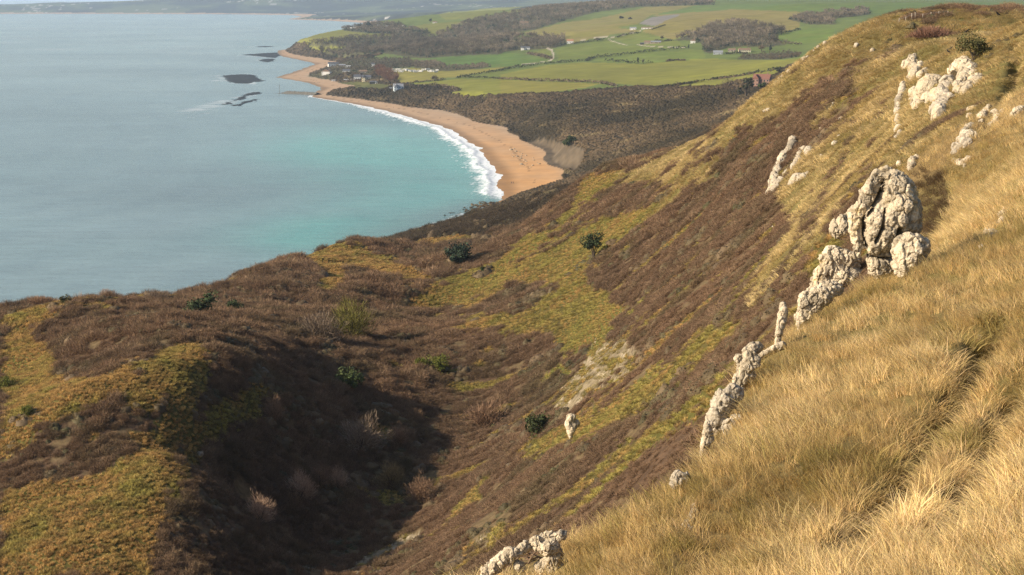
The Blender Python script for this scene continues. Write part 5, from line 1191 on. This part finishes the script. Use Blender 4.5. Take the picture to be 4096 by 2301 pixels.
ST_tuss = stocklist('tussock', [join(blades(150, .40, .30, .60, .04, .75, .4, 140+i, radial=True, tint=.4), (lambda d: (d[0]*np.array((.33, .33, .30)), d[1], d[2]))(domepart(8, 3, 150+i, h=1.0, amp=.3, c=.7))) for i in range(3)], M_blade)
for o_ in ST_tuss.objects: pass
ST_scrub = stocklist('bramble', [slivers(850, 160+i, w=.010, l0=.2, l1=.55, inner=.35, tint=.45) for i in range(4)], M_twig)
ST_dark = stocklist('thicket', [join(leaves(230, 180+i, size=.19, tint=.25), domepart(9, 4, 180+i, h=.75, amp=.3, c=.9)) for i in range(4)], M_leaf)
ST_tree = stocklist('baretree', [baretree(200+i) for i in range(5)], M_twig)
ST_ever = stocklist('evergreen', [join(leaves(160, 220+i, h=1.5, size=.28, inner=.6, amp=.5), baretree(230+i, 0)) for i in range(3)], M_leaf)
_ng = {}
def scatter_group(coll):
    if coll.name in _ng: return _ng[coll.name]
    t = bpy.data.node_groups.new('scatter '+coll.name, 'GeometryNodeTree')
    t.interface.new_socket('Geometry', in_out='INPUT', socket_type='NodeSocketGeometry'); t.interface.new_socket('Geometry', in_out='OUTPUT', socket_type='NodeSocketGeometry')
    gi = t.nodes.new('NodeGroupInput'); go = t.nodes.new('NodeGroupOutput'); ip = t.nodes.new('GeometryNodeInstanceOnPoints'); ci = t.nodes.new('GeometryNodeCollectionInfo')
    ci.inputs['Collection'].default_value = coll; ci.inputs['Separate Children'].default_value = True; ci.inputs['Reset Children'].default_value = True
    def na(nm, dt):
        a = t.nodes.new('GeometryNodeInputNamedAttribute'); a.data_type = dt; a.inputs['Name'].default_value = nm; return a.outputs[0]
    er = t.nodes.new('FunctionNodeEulerToRotation')
    L = t.links.new
    L(gi.outputs[0], ip.inputs['Points']); L(ci.outputs[0], ip.inputs['Instance']); ip.inputs['Pick Instance'].default_value = True
    L(na('pid', 'INT'), ip.inputs['Instance Index']); L(na('rot', 'FLOAT_VECTOR'), er.inputs[0]); L(er.outputs[0], ip.inputs['Rotation']); L(na('scl', 'FLOAT_VECTOR'), ip.inputs['Scale'])
    L(ip.outputs[0], go.inputs[0]); _ng[coll.name] = t; return t
GP = np.c_[fx, fy, fz]
def face_info(sel):
    q = Q[sel]; a, b, c, d = GP[q[:, 0]], GP[q[:, 1]], GP[q[:, 2]], GP[q[:, 3]]
    n = np.cross(c-a, d-b)*.5; ar = np.linalg.norm(n, axis=1); n = n/np.maximum(ar, 1e-9)[:, None]; n[n[:, 2] < 0] *= -1
    return q, ar, n, (a+b+c+d)/4
def pick(sel, dens, seed):
    """random points on the chosen faces; dens(centres) in plants per square metre of ground"""
    g = np.random.default_rng(seed); q, ar, n, ce = face_info(sel)
    px, py = proj(ce[:, 0], ce[:, 1], ce[:, 2]); vis = (px > -70) & (px < 1094) & (py < 640) & (py > -30)
    q, ar, n, ce = q[vis], ar[vis], n[vis], ce[vis]
    lam = ar*dens(ce); cnt = g.poisson(np.minimum(lam, 60)); k = np.repeat(np.arange(len(q)), cnt)
    u, v = g.uniform(size=(2, len(k), 1)); a, b, c, d = (GP[q[k, i]] for i in range(4))
    return (a*(1-u)+b*u)*(1-v)+(d*(1-u)+c*u)*v, n[k]
def euler(up, fwd):
    up = up/np.linalg.norm(up, axis=1, keepdims=True); f = fwd-up*(fwd*up).sum(1, keepdims=True); f = f/np.maximum(np.linalg.norm(f, axis=1, keepdims=True), 1e-6); s = np.cross(up, f)
    return np.c_[np.arctan2(s[:, 2], up[:, 2]), np.arcsin(np.clip(-f[:, 2], -1, 1)), np.arctan2(f[:, 1], f[:, 0])]
def scatter(name, label, cat, coll, p, up, fwd, scl, icol, seed, sink=.03):
    g = np.random.default_rng(seed); n = len(p)
    if n == 0: return
    me = bpy.data.meshes.new(name); me.vertices.add(n); pp = p.copy(); pp[:, 2] -= sink; me.vertices.foreach_set('co', pp.astype(np.float32).ravel())
    for nm, kd, ar, key in (('rot', 'FLOAT_VECTOR', euler(up, fwd), 'vector'), ('scl', 'FLOAT_VECTOR', scl, 'vector'), ('icol', 'FLOAT_COLOR', np.c_[np.clip(icol, .004, .9), np.ones(n)], 'color')):
        a = me.attributes.new(nm, kd, 'POINT'); a.data.foreach_set(key, np.asarray(ar, np.float32).ravel())
    a = me.attributes.new('pid', 'INT', 'POINT'); a.data.foreach_set('value', g.integers(0, len(coll.objects), n).astype(np.int32))
    o = link(name, me); md = o.modifiers.new('scatter', 'NODES'); md.node_group = scatter_group(coll)
    print(name, n)
    return tag(o, label, cat, kind='stuff')
def downhill(n, jit, g):
    d = np.c_[n[:, 0], n[:, 1], np.zeros(len(n))]; d /= np.maximum(np.linalg.norm(d, axis=1, keepdims=True), 1e-6)
    a = g.normal(0, jit, len(n)); c, s = np.cos(a), np.sin(a)
    return np.c_[d[:, 0]*c-d[:, 1]*s, d[:, 0]*s+d[:, 1]*c, np.zeros(len(n))]
def s3(a, zr=1.0): return np.c_[a, a, a*zr]
UP = np.array((0, 0, 1.0))
g = np.random.default_rng(31)
# --- golden grass of the near slope
p, n = pick(fc == C_NEAR, lambda c: 13*np.clip(45/np.hypot(c[:, 0], c[:, 1]), .35, 1.2), 1)
f1 = fbm(p[:, 0]/2.2+p[:, 1]/9, p[:, 1]/5, 201, 3); f2 = fbm(p[:, 0]/9, p[:, 1]/12, 203, 3); f3 = fbm(p[:, 0]/1.1, p[:, 1]/1.1, 205, 2)
ee = edge_side(p[:, 0], p[:, 1])
bare = np.zeros(len(p))
for t in TRENCH:
    d, _ = polydist(p[:, 0], p[:, 1], t); bare = np.maximum(bare, np.exp(-(d/.5)**2))
ppx, ppy = proj(*p.T); crag = inpoly(ppx*DS, ppy*DS, [(1180,1470),(1330,1378),(1400,1330),(1428,1345),(1432,1470)])
k = (g.uniform(size=len(p)) > bare*.95) & (f3 > -.40) & ~crag; p, n, f1, f2, f3, bare, ee = (q_[k] for q_ in (p, n, f1, f2, f3, bare, ee))
pale = np.clip(.5+1.3*f2+.9*f1, 0, 1)[:, None]; ol = np.clip(-.25-1.2*f2+1.5*f3+.5*sst(34, 24, p[:, 1])*sst(-.2, .3, f1), 0, 1)[:, None]
dead = inpoly(ppx[k]*DS, ppy[k]*DS, [(2290,420),(2375,430),(2395,520),(2345,620),(2322,600)])[:, None]  # grass browned here: pinnacle's shadow painted into the colour, with dark matted growth
ic = np.array((.51, .35, .145))*(1-pale)+np.array((.78, .585, .29))*pale; ic = ic*(1-.7*ol)+np.array((.25, .225, .055))*.7*ol; ic = ic*(1-dead)+np.array((.13, .085, .045))*dead  # dead: mask of the pinnacle's painted shadow and dark matted growth
ic = ic*g.uniform(.75, 1.2, (len(p), 1))
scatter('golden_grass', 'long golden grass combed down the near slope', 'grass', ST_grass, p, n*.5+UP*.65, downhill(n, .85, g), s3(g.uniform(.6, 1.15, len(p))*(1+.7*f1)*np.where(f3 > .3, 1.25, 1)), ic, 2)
# --- straw grass of the upper slope and rib
p, n = pick(fc == C_STRAW, lambda c: 3.2*np.clip(170/np.hypot(c[:, 0], c[:, 1]), .3, 1.6)*(1-.9*sst(.22, .34, fbm(c[:, 1]/2.6+c[:, 0]*.10, c[:, 0]/26+c[:, 1]/200, 521, 3))), 3)
f1 = fbm(p[:, 0]/5, p[:, 1]/16, 211, 3); f2 = fbm(p[:, 0]/22, p[:, 1]/30, 213, 3); rr_ = np.hypot(p[:, 0], p[:, 1])
pale = np.clip(.5+1.2*f2+.8*f1, 0, 1)[:, None]; ol = np.clip(.25-1.5*f1+.8*f2, 0, 1)[:, None]
ic = np.array((.46, .325, .135))*(1-pale)+np.array((.72, .545, .27))*pale; ic = ic*(1-.6*ol)+np.array((.30, .25, .08))*.6*ol
scatter('straw_grass', 'straw-coloured grass on the upper hillside', 'grass', ST_straw, p, n*.7+UP*.4, downhill(n, .5, g), s3(g.uniform(.7, 1.3, len(p))*np.clip(rr_/190, .8, 1.6)*(1+.5*f1)), ic*g.uniform(.75, 1.2, (len(p), 1)), 4)
# --- hummocky tussock grass: one mop per jittered cell
def tuss_points():
    gg = np.random.default_rng(77); out = []
    for (x0, x1, y0, y1, sp) in ((-130, 100, 90, 330, .66), (-150, 130, 330, 1000, .92)):
        X, Y = np.meshgrid(np.arange(x0, x1, sp), np.arange(y0, y1, sp)); X = X.ravel()+gg.uniform(-.36, .36, X.size)*sp; Y = Y.ravel()+gg.uniform(-.36, .36, Y.size)*sp
        k = np.abs(X) < .335*Y; X, Y = X[k], Y[k]; Zc = height(X, Y); s_, b_, _, _, t_ = coast_fields(X, Y)
        cv, _ = cover(X, Y, Zc, s_, b_, t_); k = (cv == C_TUSS); X, Y, Zc = X[k], Y[k], Zc[k]
        px, py = proj(X, Y, Zc); k = (px > -30) & (px < 1054) & (py < 610); X, Y, Zc = X[k], Y[k], Zc[k]
        nx = -(height(X+.6, Y)-Zc)/.6; ny = -(height(X, Y+.6)-Zc)/.6; nn = np.c_[nx, ny, np.ones(len(X))]; nn /= np.linalg.norm(nn, axis=1, keepdims=True)
        out.append((np.c_[X, Y, Zc], nn, np.full(len(X), sp)))
    return [np.concatenate([o[i] for o in out]) for i in range(3)]
TP, TN, TS = tuss_points()
for (nm, lb, k, sd_) in (('tussock_grass', 'hummocky olive tussock grass on the open hillside', TP[:, 0] > -22, 5), ('tussock_grass', 'rust and olive tussocks covering the left ridge', TP[:, 0] <= -22, 7)):
    p, n, sp = TP[k], TN[k], TS[k]
    f1 = fbm(p[:, 0]/6, p[:, 1]/9, 221, 3); f2 = fbm(p[:, 0]/25, p[:, 1]/40, 223, 3); f3 = pn(p[:, 0]/2.3, p[:, 1]/2.3, 225)
    gr = np.clip(.42+1.3*f1+.8*f2+.5*f3+(.10 if sd_ == 5 else -.15), 0, 1)[:, None]
    ic = np.array((.50, .31, .115))*(1-gr)+np.array((.36, .30, .085))*gr
    sc = sp*g.uniform(.68, 1.15, len(p))*(1+.3*f1)
    scatter(nm, lb, 'grass', ST_tuss, p, n*.5+UP*.6, downhill(n, .7, g), np.c_[sc, sc, sc*g.uniform(.9, 1.5, len(p))*(.85 if sd_ == 5 else 1.35)], ic*g.uniform(.5, 1.35, (len(p), 1)), sd_+1)
# --- brown bramble and blackthorn scrub
for (nm, lb, sel, sd_) in (('bramble_scrub', 'purplish-brown bramble scrub on the steep open face', (fx[Q[:, 0]] > -18), 9),
                           ('bramble_scrub', 'tangled brown scrub filling the hollow and the seaward knolls', (fx[Q[:, 0]] <= -18), 11)):
    p, n = pick(sel & ((fc == C_SCRUB) | (fc == C_BROWN)) & (fyq < 1000), lambda c: 1.25*np.clip(240/np.hypot(c[:, 0], c[:, 1]), .14, 1.7)*(1-.45*sst(500, 800, c[:, 1])), sd_)
    gp = sst(.10, .30, fbm(p[:, 0]/4.5, p[:, 1]/7, 501, 3)+.55*fbm(p[:, 1]/3.0+p[:, 0]*.08, p[:, 0]/20+p[:, 1]/160, 503, 3))*(p[:, 1] < 700); kk = g.uniform(size=len(p)) > gp*.88; p, n = p[kk], n[kk]
    f1 = fbm(p[:, 0]/7, p[:, 1]/10, 231, 3); f2 = fbm(p[:, 0]/28, p[:, 1]/40, 233, 3); f3 = fbm(p[:, 0]/13, p[:, 1]/15, 235, 3); rr_ = np.hypot(p[:, 0], p[:, 1])
    tt = np.clip(.5+1.4*f2, 0, 1)[:, None]; gn = np.clip(-.1+2.0*f3, 0, 1)[:, None]*.7; ex = np.clip(f1*2-.3, 0, 1)[:, None]*.6; farm = sst(560, 760, p[:, 1])[:, None]*.85
    ic = np.array((.165, .107, .065))*(1-tt)+np.array((.21, .130, .077))*tt; ic = ic*(1-ex)+np.array((.33, .225, .135))*ex; ic = ic*(1-gn)+np.array((.115, .095, .05))*gn; ic = ic*(1-farm)+np.array((.055, .045, .030))*farm
    hh = g.uniform(.75, 1.35, len(p))*np.clip(rr_/260, .62, 2.4)*(1+.8*f1)
    low = (sd_ == 9)*1.0
    scatter(nm, lb, 'scrub', ST_scrub, p, n*.6+UP*.5, downhill(n, 3, g), np.c_[hh, hh, hh*(.95-.3*low)*g.uniform(.7, 1.3, len(p))], ic*g.uniform(.75, 1.25, (len(p), 1)), sd_+1, .12)
# --- darker low thickets breaking up the brown scrub
p, n = pick((fc == C_SCRUB) & (fyq < 1000) & (fyq > 120), lambda c: .5*np.clip(260/c[:, 1], .2, 1.3)*sst(.12, .3, fbm(c[:, 0]/11, c[:, 1]/15, 511, 3)+.12*(c[:, 0] < -18)), 93)
gb = np.random.default_rng(97); ex_ = []
for bx, by, bw_ in BUSHES:
    if by < 900:
        for q_ in range(12):
            a_ = gb.uniform(0, 6.28); d_ = bw_*gb.uniform(.7, 1.9); ex_.append((bx+d_*math.cos(a_), by+d_*math.sin(a_)))
ex_ = np.array(ex_); p = np.concatenate([p, np.c_[ex_, height(ex_[:, 0], ex_[:, 1])]]); n = np.concatenate([n, np.tile(UP, (len(ex_), 1))])
f1 = fbm(p[:, 0]/7, p[:, 1]/9, 513, 3); hh = g.uniform(.55, 1.25, len(p))*np.clip(p[:, 1]/280, .7, 2.2)*(1+.6*f1); tt = np.clip(.5+1.5*f1, 0, 1)[:, None]
ic = np.array((.075, .068, .03))*(1-tt)+np.array((.15, .105, .06))*tt
scatter('thicket', 'low dark bramble and ivy clumps scattered through the brown scrub', 'scrub', ST_dark, p, n*.6+UP*.5, downhill(n, 3, g), np.c_[hh, hh, hh*g.uniform(.5, 1.0, len(p))], ic*g.uniform(.7, 1.3, (len(p), 1)), 94, .15)
# --- thin tufts over the stony scar
p, n = pick((fc == C_SCREE) & (fyq < 420), lambda c: .55+0*c[:, 0], 95)
scatter('scar_grass', 'thin tufts growing on the stony scar', 'grass', ST_straw, p, n*.7+UP*.4, downhill(n, .6, g), s3(g.uniform(.6, 1.2, len(p))), np.tile(np.array((.30, .24, .09)), (len(p), 1))*g.uniform(.7, 1.3, (len(p), 1)), 96)
# --- dark thicket on the undercliff by the bay
p, n = pick((fc == C_DSCRUB) & (fyq > 900) & (fyq < 4600), lambda c: .19*np.clip((1500/c[:, 1])**1.5, .1, 1.8)*(.55+.45*sst(-.5, .1, fbm(c[:, 0]/60, c[:, 1]/90, 241, 3))), 13)
f1 = fbm(p[:, 0]/24+p[:, 1]/90, p[:, 1]/70, 243, 3); f2 = fbm(p[:, 0]/120, p[:, 1]/200, 245, 3)
tt = np.clip(.45+1.6*f2+.7*f1, 0, 1)[:, None]; yl = np.clip(f1*2.4-.62, 0, 1)[:, None]
ic = np.array((.050, .040, .022))*(1-tt)+np.array((.125, .088, .05))*tt; ic = ic*(1-yl)+np.array((.26, .20, .10))*yl
hh = g.uniform(.9, 2.4, len(p))*(1+.6*f1)*np.clip(p[:, 1]/1500, .5, 1.9)*(1-.55*yl[:, 0])
scatter('thicket', 'dark tangled thicket behind the beach', 'scrub', ST_dark, p, np.tile(UP, (len(p), 1)), downhill(n, 3, g), np.c_[hh, hh, hh*g.uniform(.6, 1.1, len(p))], ic*g.uniform(.75, 1.25, (len(p), 1)), 14, .3)
# --- winter woods
WQ = WID[Q[:, 0]]
for i, kx in enumerate(WKEYS):
    q_ = WOODS[kx]; ht = q_[5]
    p, n = pick((fc == C_WOOD) & (WQ == i), lambda c: min(.026, 1.35/ht**2)*np.clip((2900/c[:, 1])**1.3, .3, 1.4), 20+i)
    ev = g.uniform(size=len(p)) < q_[6]*.35*(1+2*(pn(p[:, 0]/60, p[:, 1]/90, 261) > .2))
    f1 = fbm(p[:, 0]/60, p[:, 1]/120, 251, 3)[:, None]; tt = np.clip(.5+1.4*f1, 0, 1)
    ic = np.array((.135, .112, .078))*(1-tt)+np.array((.23, .185, .13))*tt
    if kx == 'lane': ic = ic*0+np.array((.17, .095, .062))
    if kx == 'copse': ic = ic*0+np.array((.13, .105, .07))
    if kx in ('belt', 'belt_low', 'village'): ic = ic*.78
    hh = ht*g.uniform(.7, 1.25, len(p))
    for hx, hy, hw in HOUSES: ev_ = (np.abs(p[:, 0]-hx) < hw*.75) & (p[:, 1] > hy-34) & (p[:, 1] < hy+9); hh[ev_] = 0
    b = ~ev & (hh > 0); ev = ev & (hh > 0)
    scatter('winter_wood', q_[0], q_[1], ST_tree, p[b], np.tile(UP, (b.sum(), 1)), downhill(n[b], 3, g), np.c_[hh*1.25, hh*1.25, hh][b], ic[b]*g.uniform(.6, 1.4, (b.sum(), 1)), 40+i, .2)
    if ev.sum() > 3:
        he = hh[ev]*.5
        scatter('evergreen_wood', 'dark evergreens among the '+q_[0].split(' ', 1)[1] if False else 'dark evergreen clumps within the '+q_[0], 'wood', ST_ever, p[ev], np.tile(UP, (ev.sum(), 1)), downhill(n[ev], 3, g), np.c_[he*.75, he*.75, he*.75], np.tile(np.array((.035, .052, .026)), (ev.sum(), 1))*g.uniform(.7, 1.3, (ev.sum(), 1)), 60+i, .2)
